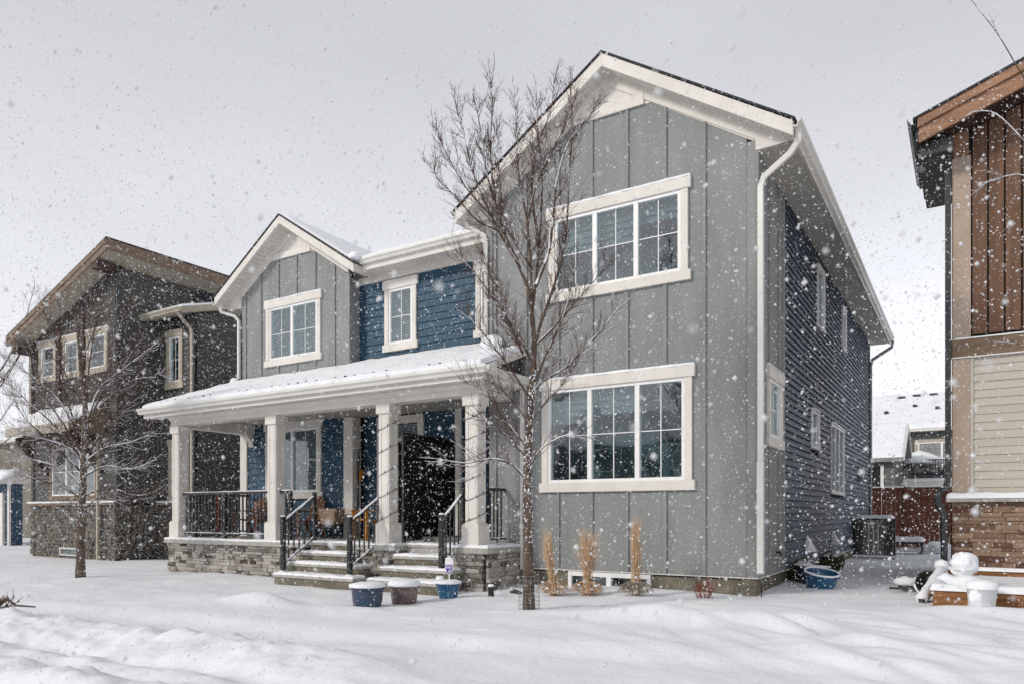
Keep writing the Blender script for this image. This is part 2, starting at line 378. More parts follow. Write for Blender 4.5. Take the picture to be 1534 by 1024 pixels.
ST = []
def stone_mesh(m, seed):
    random.seed(seed); j = lambda a: random.uniform(-a, a); d = 1
    p = [(j(.01), -1+j(.15), j(.06)), (1+j(.01), -1+j(.15), j(.06)), (1, 0, 0), (0, 0, 0), (j(.01), -1+j(.2), 1+j(.06)), (1+j(.01), -1+j(.2), 1+j(.06)), (1, 0, 1), (0, 0, 1)]
    mb = MB().hexa(p); return mb.mesh('stone', m)
def stones(T, axis, plane, u0, u1, v0, v1, rh, ln, m, parent=None, stuff=False, dep=(.03, .075), gap=.006):
    """ledge stone veneer. axis 'Y': face at y=plane facing -Y; 'X': face at x=plane facing +X"""
    key = [stone_mesh(M[m], 50+i) for i in range(6)]
    random.seed(int(abs(u0*100+v0*10+plane*7))+3); big = MB(); v = v0
    while v < v1-.02:
        h = min(random.uniform(*rh), v1-v)
        if v1-v-h < .03: h = v1-v
        u = u0-random.uniform(0, .1)
        while u < u1:
            l = random.uniform(*ln); a = max(u, u0); b = min(u+l, u1)
            if b-a > .02:
                dd = random.uniform(*dep)
                if stuff:
                    F = FY(plane) if axis == 'Y' else FX(plane)
                    big.fbox(F, a+gap/2, b-gap/2, v+gap/2, v+h-gap/2, 0, dd)
                elif axis == 'Y': T.inst('stone', random.choice(key), (a+gap/2, plane, v+gap/2), (b-a-gap, dd, h-gap), parent)
                else: T.inst('stone', random.choice(key), (plane, a+gap/2, v+gap/2), (b-a-gap, dd, h-gap), parent, rot=(0, 0, R(90)))
            u += l
        v += h
    if stuff: T.part('stone_veneer', big, M[m], parent, kind='stuff')

def downspout(T, pts, wd=.075, m='gutter', name='downspout', n=4):
    return T.part(name, MB().tube(pts, wd*.62, n, rot=R(45)), M[m], bevel=.006)
def gutter(T, a, b, axis, z, size=.12, m='gutter', out_sign=1):
    """K-style gutter along an eave. axis 'Y' runs along Y at x=a-plane ; a=(x,y0) b=y1"""
    prof = [(0, 0), (.6, 0), (.72, .35), (1, .62), (1, 1), (.93, 1), (.93, .7), (.64, .4), (.55, .12), (.06, .12), (.06, 1), (0, 1)]
    mb = MB()
    if axis == 'Y':
        x, y0 = a; F = lambda u, v, d: (x+out_sign*u*size, y0+d, z+v*size); mb.prism(F, prof, 0, b-y0)
    else:
        x0, y = a; F = lambda u, v, d: (x0+d, y-out_sign*u*size, z+v*size); mb.prism(F, prof, 0, b-x0)
    return T.part('gutter', mb, M[m])

def FXZ(u, v, d): return (u, d, v)     # polygons in XZ, extruded along Y (d = y)
def gable_roof(T, xc, half, yF, yB, za, sl, wallx, wallY, soff_z, thick=.2, snow_h=.07, snow_in=.05, seed=1):
    """roof whose gable faces the street"""
    ze = za-sl*half; k = math.sqrt(1+sl*sl)
    rf = T.part('roof', MB().prism(FXZ, [(xc-half, ze-.03), (xc, za-.03), (xc+half, ze-.03), (xc+half, ze-thick), (xc, za-thick), (xc-half, ze-thick)], yF+.03, yB), M['trim'])
    mb = MB()
    for s in (-1, 1):   # thin dark shingle layer showing past the barge board
        mb.prism(FXZ, [(xc, za-.028), (xc+s*(half+.03), ze-.03), (xc+s*(half+.03), ze), (xc, za+.005)], yF-.03, yB+.03)
    T.part('shingle_layer', mb, M['shingle'], rf)
    for s in (-1, 1):
        T.part('barge_board', MB().prism(FXZ, [(xc, za-.034), (xc+s*(half+.0), ze-.034), (xc+s*half, ze-thick-.03), (xc, za-thick-.03)], yF-.012, yF+.028), M['trim'], rf, bevel=.004)
        T.part('soffit', MB().prism(FXZ, [(xc, za-thick-.002), (xc+s*half, ze-thick-.002), (xc+s*half, ze-thick-.02), (xc, za-thick-.02)], yF+.03, wallY+.001), M['soffit_x'], rf)
        def fn(u, v, h, s=s): return (xc+s*(u), v, za+.004-sl*u+h)
        T.part('snow_cover', snow_patch(fn, .0, half-.01, yF+snow_in, yB, snow_h, .12, .1, seed=seed+s), M['snow'], rf, smooth=True)
    return rf

# ------------------------------------------------------------------ ground
def gbase(x, y):
    t = min(1, max(0, (-x-1)/4)); t = t*t*(3-2*t); z = -.11*t
    t2 = min(1, max(0, (-x-12)/5)); z -= .11*t2
    z -= .035*min(1, max(0, (-y-3.5)/2))
    return z
def bump(x, y, cx, cy, rx, ry, h, rot=0):
    dx, dy = x-cx, y-cy; c, s = math.cos(rot), math.sin(rot); a = (dx*c+dy*s)/rx; b = (-dx*s+dy*c)/ry
    return h*math.exp(-(a*a+b*b))
def gz(x, y):
    z = gbase(x, y)
    far = max(0, min(1, (35-abs(x)-abs(y))/10))
    z += .036*fbm(x*.7, y*1.6, .55, 3, 2)*far + .010*fbm(x, y*1.4, 2.3, 3, 5)*far
    # mounds
    z += bump(x, y, -5.75, -3.75, .55, .24, .17) + bump(x, y, -6.3, -3.6, .4, .2, .04)
    z += bump(x, y, -.25, -3.0, .85, .28, .17, .25) + bump(x, y, .9, -2.5, .6, .2, .07, .3)
    z += bump(x, y, -4.3, -3.5, .6, .25, .03) - bump(x, y, -3.7, -3.3, .3, .2, .03)
    # wind-blown ripples on the right lawn
    m = math.exp(-((x-1.9)/2.0)**2-((y+2.9)/1.3)**2)
    z += m*.12*(abs(mnoise.noise(Vector((x*1.1+3, (y+.45*x)*2.3, 0))))*1.6-.25)
    # long low step where the lawn falls to the sidewalk
    l = -4.55+.09*x+.22*math.sin(x*.7)
    t = max(0, min(1, (y-l)/.5+.5)); z += .075*(t*t*(3-2*t)-1)
    # windrow along the kerb and the churned street
    ly = -6.05+.12*math.sin(x*.9)+.1*mnoise.noise(Vector((x*1.4, 0, 4)))
    k = 1/(1+math.exp(max(-30, min(30, (x+1.6)/.35))))
    n2 = fbm(x, y, 2.6, 4, 9)
    z += k*((.13+.06*n2)*math.exp(-((y-ly)/.34)**2)+(.05*abs(mnoise.noise(Vector((x*5, y*6, 1))))+.03*abs(mnoise.noise(Vector((x*9, y*11, 6)))))*math.exp(-((y-ly+.15)/.55)**2)+.03*abs(mnoise.noise(Vector((x*13, y*15, 1))))*math.exp(-((y-ly+.1)/.5)**2))
    if y < ly+.2:
        q = min(1, (ly+.2-y)/.3)*max(.25, k)
        for ry, wd, dp in ((-6.7, .12, .05), (-8.15, .18, .08), (-8.8, .14, .07)):
            yy = ry+.08*math.sin(x*.8+ry)
            z += q*dp*(-math.exp(-((y-yy)/wd)**2)+.5*math.exp(-((y-yy-.24)/.1)**2)+.5*math.exp(-((y-yy+.24)/.1)**2))
        z += q*.035*fbm(x*.8, y*1.5, 3.2, 4, 12)
        z += q*.13*math.exp(-((y+7.65-.1*math.sin(x))/.25)**2)*(1+.6*n2)
        z += q*.07*max(0, abs(mnoise.noise(Vector((x*4.2, y*5.5, 8))))-.08)*(1 if y < -7.3 else .2)
    z += bump(x, y, 3.1, -.95, 1.0, .34, .12) + bump(x, y, 2.2, -1.1, .5, .3, .03)
    return z
def ground():
    def axis(a, b, st, lo, hi):
        xs = list(np.arange(a, b, st)); d = st; x = b
        while x < hi: xs.append(x); d *= 1.22; x += d
        xs.append(hi); d = st*1.22; x = a-d; pre = []
        while x > lo: pre.append(x); d *= 1.22; x -= d
        pre.append(lo); return pre[::-1]+xs
    X = axis(-12, 5, .055, -900, 900); Y = axis(-9.4, 1.0, .045, -700, 1200)
    v = [(x, y, gz(x, y)) for x in X for y in Y]; n = len(Y)
    f = [(i*n+j, (i+1)*n+j, (i+1)*n+j+1, i*n+j+1) for i in range(len(X)-1) for j in range(n-1)]
    mb = MB(); mb.v = v; mb.f = f
    return single('snowy_ground', mb, M['snow_ground'], kind='structure', smooth=True)
ground()
GZ = gz
# ------------------------------------------------------------------ the grey and blue house
H = Thing('house', 'grey and blue two storey house with white trim and covered porch', 'house', (-2.2, 0, 0))
MX0 = -4.49
topM = lambda u: 8.17-.655*abs(u+2.22)
undM = lambda u: topM(u)-.20
sidM = lambda u: min(undM(u)-.2, 7.33)
F0 = FY(0)
w_up = (-3.34, -.92, 4.55, 6.07); w_lo = (-3.47, -.86, 1.48, 3.31)
holes = [opening(*w_up), opening(*w_lo)]
wall_core(H, F0, MX0, 0, .2, 6.15, holes)
H.part('gable_wall', MB().prism(F0, [(MX0, 6.15), (0, 6.15), (0, undM(0)), (-2.22, undM(-2.22)), (MX0, undM(MX0))], -.16, 0), M['core'])
xa = -2.22-(undM(-2.22)-.2-7.33)/.655; xb = -4.44-xa
panels(H, F0, MX0+.0, -.12, .24, sidM, [-4.35, -3.74, -3.13, -2.53, -1.93, -1.32, -.73], holes, brk=(xa, xb))
H.part('corner_board', MB().fbox(F0, -.12, .0015, .24, sidM(0)+.02, .002, .040), M['batten'], bevel=.004)
H.part('corner_board', MB().fbox(F0, MX0-.03, MX0+.09, 3.9, sidM(MX0), .002, .045), M['batten'], bevel=.004)
# white gable frieze with the collar panel
H.part('gable_panel', MB().prism(F0, [(MX0-.0, sidM(MX0)), (xa, 7.33), (xb, 7.33), (0.0, sidM(0)), (0, undM(0)), (-2.22, undM(-2.22)), (MX0, undM(MX0))], .001, .03), M['trim'])
for s in (-1, 1):
    c = -2.22
    H.part('frieze_board', MB().prism(F0, [(c, undM(c)-.001), (c+s*2.27, undM(0)-.001+.0), (c+s*2.27, undM(0)-.205), (c, undM(c)-.205)], .03, .052), M['trim'], bevel=.004)
H.part('collar_board', MB().fbox(F0, xa+.1, xb-.1, 7.325, 7.50, .031, .062), M['trim'], bevel=.004)
rf = gable_roof(H, -2.22, 2.77, -.32, 13.95, 8.17, .655, 0, 0, 6.2)
for s, nm in ((1, 0), (-1, MX0)):
    x0, x1 = (0.02, .52) if s > 0 else (-5.0, MX0-.02)
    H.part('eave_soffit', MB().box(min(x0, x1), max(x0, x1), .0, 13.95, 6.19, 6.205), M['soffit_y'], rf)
    xo = .52 if s > 0 else -4.96
    H.part('fascia', MB().box(xo-.01, xo+.012, -.28, 13.93, 6.18, 6.38), M['trim'], rf)
    gutter(H, (xo+.012*s, -.34), 13.98, 'Y', 6.235, .12, out_sign=s)
    pts = [(0 if s > 0 else MX0, 6.19), (xo, 6.19), (xo, undM(.52)), (0.0 if s > 0 else MX0, undM(0))]
    H.part('eave_return', MB().prism(FXZ, pts, -.05, -.004), M['trim'], rf)
window(H, F0, *w_up, (1, 1.05, 1), cover=[.42, .38, .2], bars=(1, 1))
window(H, F0, *w_lo, (1, 1.15, 1), cover=[.3, .27, None], bars=(1, 1))
# foundation with basement windows
bw = (-2.95, -1.55, -.08, .215)
wall_core(H, F0, MX0, -.01, -.5, .215, [(-2.93, -1.57, -.06, .2)], -.2, -.004, 'foundation', name='foundation')
H.part('foundation', MB().box(-.21, -.005, -.002, 13.55, -.5, .215), M['foundation'])
H.part('drip_flashing', MB().fbox(F0, MX0, .03, .222, .237, .0, .05), M['gutter'])
bf = MB()
for a, b, c, d in ((-2.95, -1.55, .14, .212), (-2.95, -1.55, -.12, -.07), (-2.95, -2.89, -.07, .14), (-1.61, -1.55, -.07, .14), (-2.28, -2.20, -.07, .14)): bf.fbox(F0, a, b, c, d, -.04, .035)
bwin = H.part('basement_window', bf, M['vinyl'], bevel=.004)
H.part('pane', MB().fbox(F0, -2.89, -2.28, -.07, .14, -.015, -.008), M['glass'], bwin)
H.part('pane', MB().fbox(F0, -2.20, -1.61, -.07, .14, -.015, -.008), M['glass'], bwin)
H.part('room_recess', MB().box(-3.1, -1.4, .21, .6, -.2, .3), M['core'], bwin)
# side wall
FS = FX(0)
sw = [(.50, 1.52, 2.12, 3.30)]
sh = [opening(*sw[0])]
side_w = [(4.66, 5.46, 4.75, 5.98), (7.92, 8.55, 4.95, 5.95), (4.06, 4.84, 2.35, 3.12), (6.30, 8.20, 1.55, 3.10)]
sh2 = [(a+.0, b-.0, c+.0, d-.0) for a, b, c, d in side_w]
cut = [(a+.02, b-.02, c+.02, d-.02) for a, b, c, d in side_w]
wall_core(H, FS, .0, 13.56, .2, 6.19, sh+cut)
panels(H, FS, .06, 1.60, .24, lambda u: 6.19, [.62, 1.26], sh)
H.part('corner_board', MB().fbox(FS, -.042, .09, .24, 6.19, .002, .042), M['batten'], bevel=.004)
H.part('corner_board', MB().fbox(FS, 1.56, 1.68, .24, 6.19, .002, .045), M['batten'], bevel=.004)
H.part('drip_flashing', MB().fbox(FS, 0, 13.56, .222, .237, .0, .05), M['gutter'])
lap(H, FS, 1.68, 13.50, .24, 6.19, .113, 'navy', [(a-.0, b+.0, c, d) for a, b, c, d in side_w], lip=.037)
H.part('corner_board', MB().fbox(FS, 13.46, 13.58, .24, 6.19, .0, .045), M['black_metal'])
window(H, FS, *sw[0], (1,), cover=['blind'], gl='glass_bright', bars=(1, 1))
for (a, b, c, d), ls in zip(side_w, ((1,), (1,), (1,), (1, 1, 1))):
    window(H, FS, a, b, c, d, ls, side=.03, head=.03, sill=.03, ext=0, casing='vinyl', gl='glass_bright', bars=None, snow=False)
wall_core(H, FX(MX0), 0, 13.56, .2, 6.3, [], 0, .02)
H.part('back_wall', MB().box(MX0, 0, 13.4, 13.56, .2, 6.6), M['navy'])
H.part('back_gable', MB().prism(FXZ, [(MX0, 6.6), (0, 6.6), (-2.22, 7.9)], 13.4, 13.5), M['navy'])
H.part('upper_floor', MB().box(MX0+.1, -.17, .7, 13.3, 3.4, 3.6), M['core'])
# vent hoods on the side wall
for y, z in ((3.57, .55), (6.5, .57)):
    v = H.part('vent_hood', MB().prism(lambda u, v, d: (d, y+u, z+v), [(-.13, -.10), (.13, -.10), (.10, .10), (-.10, .10)], .02, .09), M['plastic_white'])
    sn = MB(); sn.hexa([(.03, y-.14, z-.1), (.2, y-.14, z-.1), (.2, y+.14, z-.1), (.03, y+.14, z-.1), (.03, y-.03, z+.2), (.07, y-.03, z+.16), (.07, y+.03, z+.16), (.03, y+.03, z+.2)])
    H.part('snow_cover', sn, M['snow'], v, bevel=.03)
H.part('meter_box', MB().box(.03, .14, 11.0, 11.25, 2.0, 2.4), M['ac_grey'], bevel=.01)
H.part('hose_bib', MB().tube([(.04, 1.05, .55), (.10, 1.05, .55), (.12, 1.05, .50)], .02, 6), M['iron'])
# downspouts
downspout(H, [(.60, -.22, 6.24), (.60, -.20, 6.10), (.48, -.15, 5.98), (.12, -.07, 5.78), (.075, -.06, 5.66), (.075, -.06, 1.75)], .085)
downspout(H, [(.075, -.075, 1.85), (.075, -.075, .34), (.08, -.09, .30)], .10)
downspout(H, [(-4.9, -.2, 6.24), (-4.85, -.15, 6.1), (-4.55, -.07, 5.9), (-4.52, -.07, 5.8), (-4.52, -.07, 3.98)], .075)
downspout(H, [(-3.79, -.06, 3.2), (-3.79, -.06, .20)], .075)
downspout(H, [(.62, 13.9, 6.24), (.6, 13.8, 6.05), (.1, 13.62, 5.7), (.05, 13.6, 5.5), (.05, 13.6, .3)], .08, 'ac_grey')
H.part('cable_conduit', MB().tube([(.10, -.13, .24), (.10, -.13, -.1)], .008, 5), M['iron'])

# gable block on the left and the blue walls
G0, G1, GY, BY = -12.45, -8.88, 1.1, 1.4
GC = -10.67
topG = lambda u: 7.88-.655*abs(u-GC)
undG = lambda u: topG(u)-.18
sidG = lambda u: min(undG(u)-.19, 7.04)
FG = FY(GY); FB = FY(BY)
wg = (-11.59, -9.69, 4.57, 6.10); wgl = (-11.60, -9.67, 1.47, 3.24)
hg = [opening(*wg), opening(*wgl)]
wall_core(H, FG, G0, G1, .3, 6.1, hg)
H.part('gable_wall', MB().prism(FG, [(G0, 6.1), (G1, 6.1), (G1, undG(G1)), (GC, undG(GC)), (G0, undG(G0))], -.16, 0), M['core'])
ga = GC-(undG(GC)-.19-7.04)/.655; gb = 2*GC-ga
panels(H, FG, G0, G1-.09, 4.22, sidG, [-12.30, -11.74, -11.13, -10.52, -9.91, -9.31], [hg[0]], brk=(ga, gb))
H.part('corner_board', MB().fbox(FG, G1-.10, G1+.035, 4.15, sidG(G1), .002, .045), M['batten'], bevel=.004)
H.part('gable_panel', MB().prism(FG, [(G0, sidG(G0)), (ga, 7.04), (gb, 7.04), (G1, sidG(G1)), (G1, undG(G1)), (GC, undG(GC)), (G0, undG(G0))], .001, .03), M['trim'])
hw = (G1-G0)/2
for s in (-1, 1):
    H.part('frieze_board', MB().prism(FG, [(GC, undG(GC)-.001), (GC+s*hw, undG(G1)-.001), (GC+s*hw, undG(G1)-.19), (GC, undG(GC)-.19)], .03, .052), M['trim'], bevel=.004)
H.part('collar_board', MB().fbox(FG, ga+.1, gb-.1, 7.035, 7.18, .031, .062), M['trim'], bevel=.004)
rg = gable_roof(H, GC, 2.30, .70, 7.0, 7.88, .655, 0, GY, 6.1, thick=.18, seed=5)
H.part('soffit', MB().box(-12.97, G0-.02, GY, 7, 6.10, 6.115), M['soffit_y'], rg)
H.part('eave_return', MB().prism(FXZ, [(-12.95, 6.10), (G0, 6.10), (G0, undG(G0)), (-12.95, undG(-12.95))], GY-.05, GY-.004), M['trim'], rg)
gutter(H, (-12.96, .68), 7.0, 'Y', 6.16, .11, out_sign=-1)
window(H, FG, *wg, (1, 1.1), cover=['blind', 'blind'], bars=(1, 1))
H.part('side_wall', MB().box(G1-.155, G1+.006, GY+.002, BY+.2, .3, 6.25), M['panel'])
H.part('end_wall', MB().box(G0, G0+.16, GY+.17, 12, .3, 6.2), M['panel'])
downspout(H, [(-13.0, .85, 6.18), (-12.97, .9, 6.05), (-12.6, 1.0, 5.92), (-12.5, 1.03, 5.8), (-12.5, 1.03, 4.4)], .07)
# blue upper wall
b1 = (-8.15, -7.19, 4.58, 6.07); b2 = (-5.77, -4.72, 4.58, 6.09)
hb = [opening(*b1), opening(*b2)]
door = (-8.32, -7.03)
wall_core(H, FB, G1, MX0, .3, 6.25, hb+[(door[0]+.16, door[1]-.16, .60, 3.04)])
lap(H, FB, G1+.02, MX0, 4.20, 6.13, .148, 'blue', hb)
window(H, FB, *b1, (1,), cover=['blind'], bars=(1, 1))
window(H, FB, *b2, (1,), cover=['blind'], bars=(1, 1))
H.part('frieze_board', MB().fbox(FB, G1, MX0, 6.13, 6.27, .0, .05), M['trim'])
# main roof behind the blue wall: eave to the street
SLR = .42
def FYZ(u, v, d): return (d, u, v)
rb = T_roof = H.part('roof', MB().prism(FYZ, [(.95, 6.45), (6.0, 6.45+5.05*SLR), (11, 6.45), (11, 6.25), (6, 6.25+5.05*SLR), (.95, 6.26)], -8.7, MX0), M['shingle'])
H.part('soffit', MB().box(-8.42, MX0-.02, .93, BY-.001, 6.262, 6.276), M['soffit_x'], rb)
H.part('fascia', MB().box(-8.44, MX0-.02, .925, .955, 6.25, 6.46), M['trim'], rb)
gutter(H, (-8.50, .923), -4.95, 'X', 6.37, .12)
H.part('snow_cover', snow_patch(lambda u, v, h: (u, .88+v, 6.46+v*SLR+h), -8.9, -4.9, 0, 5.0, .10, .12, .12, seed=4), M['snow'], rb, smooth=True)
H.part('snow_lump', MB().blob((-8.42, .78, 6.52), .16, .12, .10, 3), M['snow'], rb, smooth=True)

# ---- porch level
FL = .60
lap(H, FG, G0+.24, G1-.13, FL, 3.22, .148, 'blue', [hg[1]])
window(H, FG, *wgl, (1, 1.1), cover=['blind', 'blind'], bars=(1, 1), snow=False)
H.part('pilaster', MB().fbox(FG, G0-.02, G0+.22, FL-.1, 3.22, .0, .06), M['trim'], bevel=.005)
H.part('corner_post', MB().box(G1-.13, G1+.14, GY-.06, GY+.20, FL, 3.22), M['trim'], bevel=.005)
lap(H, FB, G1+.15, MX0, FL, 3.25, .148, 'blue', [(door[0], door[1], .5, 3.2)])
H.part('casing_board', MB().fbox(FB, -6.22, -6.06, FL, 3.24, .02, .07), M['trim'], bevel=.005)
# front door with transom
d0, d1 = door
dm = MB(); dm.fbox(FB, d0, d1, 3.04, 3.2, .0, .07); dm.fbox(FB, d0, d0+.16, FL, 3.04, 0, .06); dm.fbox(FB, d1-.16, d1, FL, 3.04, 0, .06); dm.fbox(FB, d0+.16, d1-.16, 2.66, 2.74, -.08, .04)
dr = H.part('front_door', dm, M['trim'], bevel=.005)
H.part('transom_pane', MB().fbox(FB, d0+.16, d1-.16, 2.74, 3.04, -.04, -.03), M['glass'], dr)
H.part('door_leaf', MB().fbox(FB, d0+.16, d1-.16, FL, 2.66, -.09, -.04), M['mesh_black'], dr)
H.part('handle', MB().tube([(d0+.28, BY-.0, 1.55), (d0+.28, BY-.03, 1.5), (d0+.28, BY-.03, 1.4), (d0+.28, BY-.0, 1.35)], .012, 6), M['silver'], dr)
H.part('porch_light', MB().box(-6.72, -6.60, BY-.13, BY-.03, 2.28, 2.34), M['plastic_white'], bevel=.01)
# porch floor, cheek walls, beam, columns
H.part('porch_floor', MB().box(-12.2, -4.08, -.72, BY, -.3, FL), M['concrete'])
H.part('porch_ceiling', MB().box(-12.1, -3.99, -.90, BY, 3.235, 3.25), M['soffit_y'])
BZ0, BZ1 = 3.03, 3.24
H.part('porch_beam', MB().box(-12.17, -4.0, -.97, -.70, BZ0, BZ1+.0), M['trim'], bevel=.006)
H.part('porch_beam', MB().box(-4.26, -4.001, -.70, -.03, BZ0+.001, BZ1), M['trim'], bevel=.006)
H.part('porch_beam', MB().box(-12.168, -11.92, -.70, GY-.07, BZ0-.03, BZ1), M['trim'], bevel=.006)
br = MB(); br.prism(lambda u, v, d: (d, u, v), [(GY-.07, 3.0), (GY-.07, 2.72), (GY-.12, 2.86), (GY-.24, 2.95), (GY-.42, 3.0)], -12.12, -11.96)
H.part('arch_bracket', br, M['trim'])
# cornice: horizontal soffit + fascia + gutter around the eave
c = H.part('cornice', MB().box(-12.62, -3.74, -1.27, -.972, 3.205, 3.225).box(-4.0+.002, -3.74, -.97, -.04, 3.206, 3.224), M['trim'])
H.part('fascia', MB().box(-12.64, -3.72, -1.30, -1.27, 3.19, 3.38), M['trim'], c, bevel=.004)
H.part('fascia', MB().box(-3.74, -3.715, -1.268, -.035, 3.192, 3.36), M['trim'], c, bevel=.004)
H.part('crown_moulding', MB().prism(FYZ, [(-.975, 3.20), (-1.05, 3.20), (-.975, 3.13)], -12.17, -4.0), M['trim'], c)
gutter(H, (-12.72, -1.302), -3.62, 'X', 3.27, .12)
gutter(H, (-3.713, -1.28), -.03, 'Y', 3.26, .11)
SP = .375
zp = lambda y: 3.42+(y+1.35)*SP
rp = H.part('porch_roof', MB().prism(FYZ, [(-1.33, 3.36), (1.09, zp(1.09)-.03), (1.09, 3.3), (-1.25, 3.3)], -12.66, G1+.0).prism(FYZ, [(-1.33, 3.362), (-.004, zp(-.004)-.03), (-.004, 3.3), (-1.25, 3.3)], MX0-.0, -3.76).prism(FYZ, [(-1.33, 3.361), (BY-.001, zp(BY)-.03), (BY-.001, 3.3), (-1.25, 3.3)], G1, MX0), M['shingle'])
H.part('barge_board', MB().prism(FYZ, [(-1.34, 3.37), (-.01, zp(0)-.02), (-.01, zp(0)-.15), (-1.1, 3.36)], -3.755, -3.72), M['trim'], rp, bevel=.004)
def pf(u, v, h): return (u, v, zp(v)-.03+h)
H.part('snow_cover', snow_patch(pf, -12.64, G1-.02, -1.36, 1.06, .085, .05, .07, seed=11, jit=.03), M['snow'], rp, smooth=True)
H.part('snow_cover', snow_patch(pf, G1-.10, MX0+.02, -1.36, 1.36, .085, .05, .07, seed=12, jit=.03), M['snow'], rp, smooth=True)
H.part('snow_cover', snow_patch(pf, MX0-.08, -3.74, -1.36, -.06, .085, .05, .07, seed=13, jit=.03), M['snow'], rp, smooth=True)
H.part('snow_lump', MB().blob((-12.55, .95, zp(.95)+.04), .12, .1, .09, 5), M['snow'], rp, smooth=True)
H.part('snow_lump', MB().blob((-4.35, -.12, zp(0)+.10), .22, .14, .14, 8), M['snow'], rp, smooth=True)
cl = MB()
for i in range(37):
    x = -12.4+i*.235+random.uniform(-.02, .02); y = -1.20+random.uniform(-.02, .02); z = zp(y)+.055
    
    if random.random() < .75: cl.box(x, x+.02+random.uniform(0, .03), y-.01, y+.01, z-.01, z+.012)
H.part('snow_guard_strip', cl, M['iron'], rp, kind='stuff')

def column(xc, yc=-.835):
    h = .12
    cm = H.part('porch_column', MB().box(xc-h, xc+h, yc-h, yc+h, .92, BZ0), M['trim'], bevel=.006)
    H.part('plinth', MB().box(xc-.165, xc+.165, yc-.165, yc+.165, FL-.0, .95), M['trim'], cm, bevel=.006)
    H.part('plinth_cap', MB().box(xc-.15, xc+.15, yc-.15, yc+.15, .95, .975), M['trim'], cm, bevel=.006)
    H.part('capital', MB().box(xc-.155, xc+.155, yc-.155, yc+.155, 2.86, BZ0-.001), M['trim'], cm, bevel=.006)
    mb = MB()      # corner stiles make a recessed panel on each face
    for a in (-1, 1):
        mb.box(xc+a*(h-.045)-.02, xc+a*(h-.045)+.02, yc-h-.008, yc-h, .975, 2.86); mb.box(xc+h, xc+h+.008, yc+a*(h-.045)-.02, yc+a*(h-.045)+.02, .975, 2.86)
    H.part('panel_stile', mb, M['trim'], cm)
for x in (-12.02, -8.93, -6.05, -4.20): column(x)

# stone cheek walls with concrete caps
def pier(u0, u1, name='stone_pier', side=None, cap_in=-.55):
    p = H.part(name, MB().box(u0+.01, u1-.01, -.95, cap_in, -.5, .50), M['mortar'])
    stones(H, 'Y', -.95, u0-.03, u1+.03, -.12, .50, (.045, .085), (.10, .34), 'stone', p)
    H.part('pier_footing', MB().box(u0+.06, u1-.02, -.99, -.945, -.5, -.10), M['foundation'], p)
    H.part('cap_stone', MB().box(u0-.07, u1+.07, -1.07, cap_in, .50, .595), M['concrete'], p, bevel=.012)
    return p
p1 = pier(-12.2, -8.02)
stones(H, 'X', -12.2, -.95, 1.0, -.2, .5, (.045, .085), (.2, .4), 'stone', p1)
p2 = pier(-6.6, -5.78)
H.part('cheek_wall', MB().box(-5.80, -5.74, -.98, -.3, -.4, .50), M['foundation'], p2)
p3 = pier(-4.66, -3.98, cap_in=-.03)
H.part('side_core', MB().box(-4.02, -3.90, -.95, -.02, -.5, .50), M['mortar'], p3)
stones(H, 'X', -3.90, -.98, -.03, -.2, .50, (.045, .085), (.14, .4), 'stone', p3)
H.part('cap_stone', MB().box(-3.98, -3.80, -1.069, -.03, .501, .594), M['concrete'], p3, bevel=.012)
random.seed(21)
def cap_snow(u0, u1, v0, v1, z, h=.04, seed=0, par=None): H.part('snow_cover', snow_patch(flat(z), u0, u1, v0, v1, h, .035, .035, seed=seed, wob=.5), M['snow'], par, smooth=True)
cap_snow(-12.27, -7.95, -1.07, -1.0, .592, .03, 1, p1); cap_snow(-12.26, -7.96, -1.055, -.68, .592, .03, 2, p1)
cap_snow(-6.67, -5.71, -1.06, -.60, .592, .035, 3, p2); cap_snow(-4.72, -3.81, -1.06, -.06, .592, .045, 4, p3)
# steps
def steps(u0, u1, tr, name='porch_steps'):
    s = None
    for i, (y0, y1, z) in enumerate(tr):
        mb = MB().box(u0+.02, u1-.02, y0+.03, y1, z-.45, z-.05)
        t = H.part('stair_riser', mb, M['foundation'])
        tt = H.part('stair_tread', MB().box(u0, u1, y0, y1+.03, z-.055, z), M['concrete'], t, bevel=.012)
        H.part('snow_cover', snow_patch(flat(z-.002), u0+.01, u1-.01, y0+.002, y1-.005, .032, .03, .03, seed=i+u0, wob=.7), M['snow'], t, smooth=True)
steps(-7.92, -5.98, [(-1.78, -1.45, .07), ], 'a'); steps(-7.92, -6.10, [(-1.47, -1.2, .25)]); steps(-7.92, -6.63, [(-1.22, -.9, .43), (-.95, -.6, .605)])
steps(-5.76, -4.30, [(-1.70, -1.37, .07), (-1.40, -1.05, .245)]); steps(-5.76, -4.66, [(-1.07, -.72, .425), (-.74, -.3, .605)])
H.part('door_step', MB().box(-6.3, -5.0, .2, 1.3, .6, .70), M['concrete'])

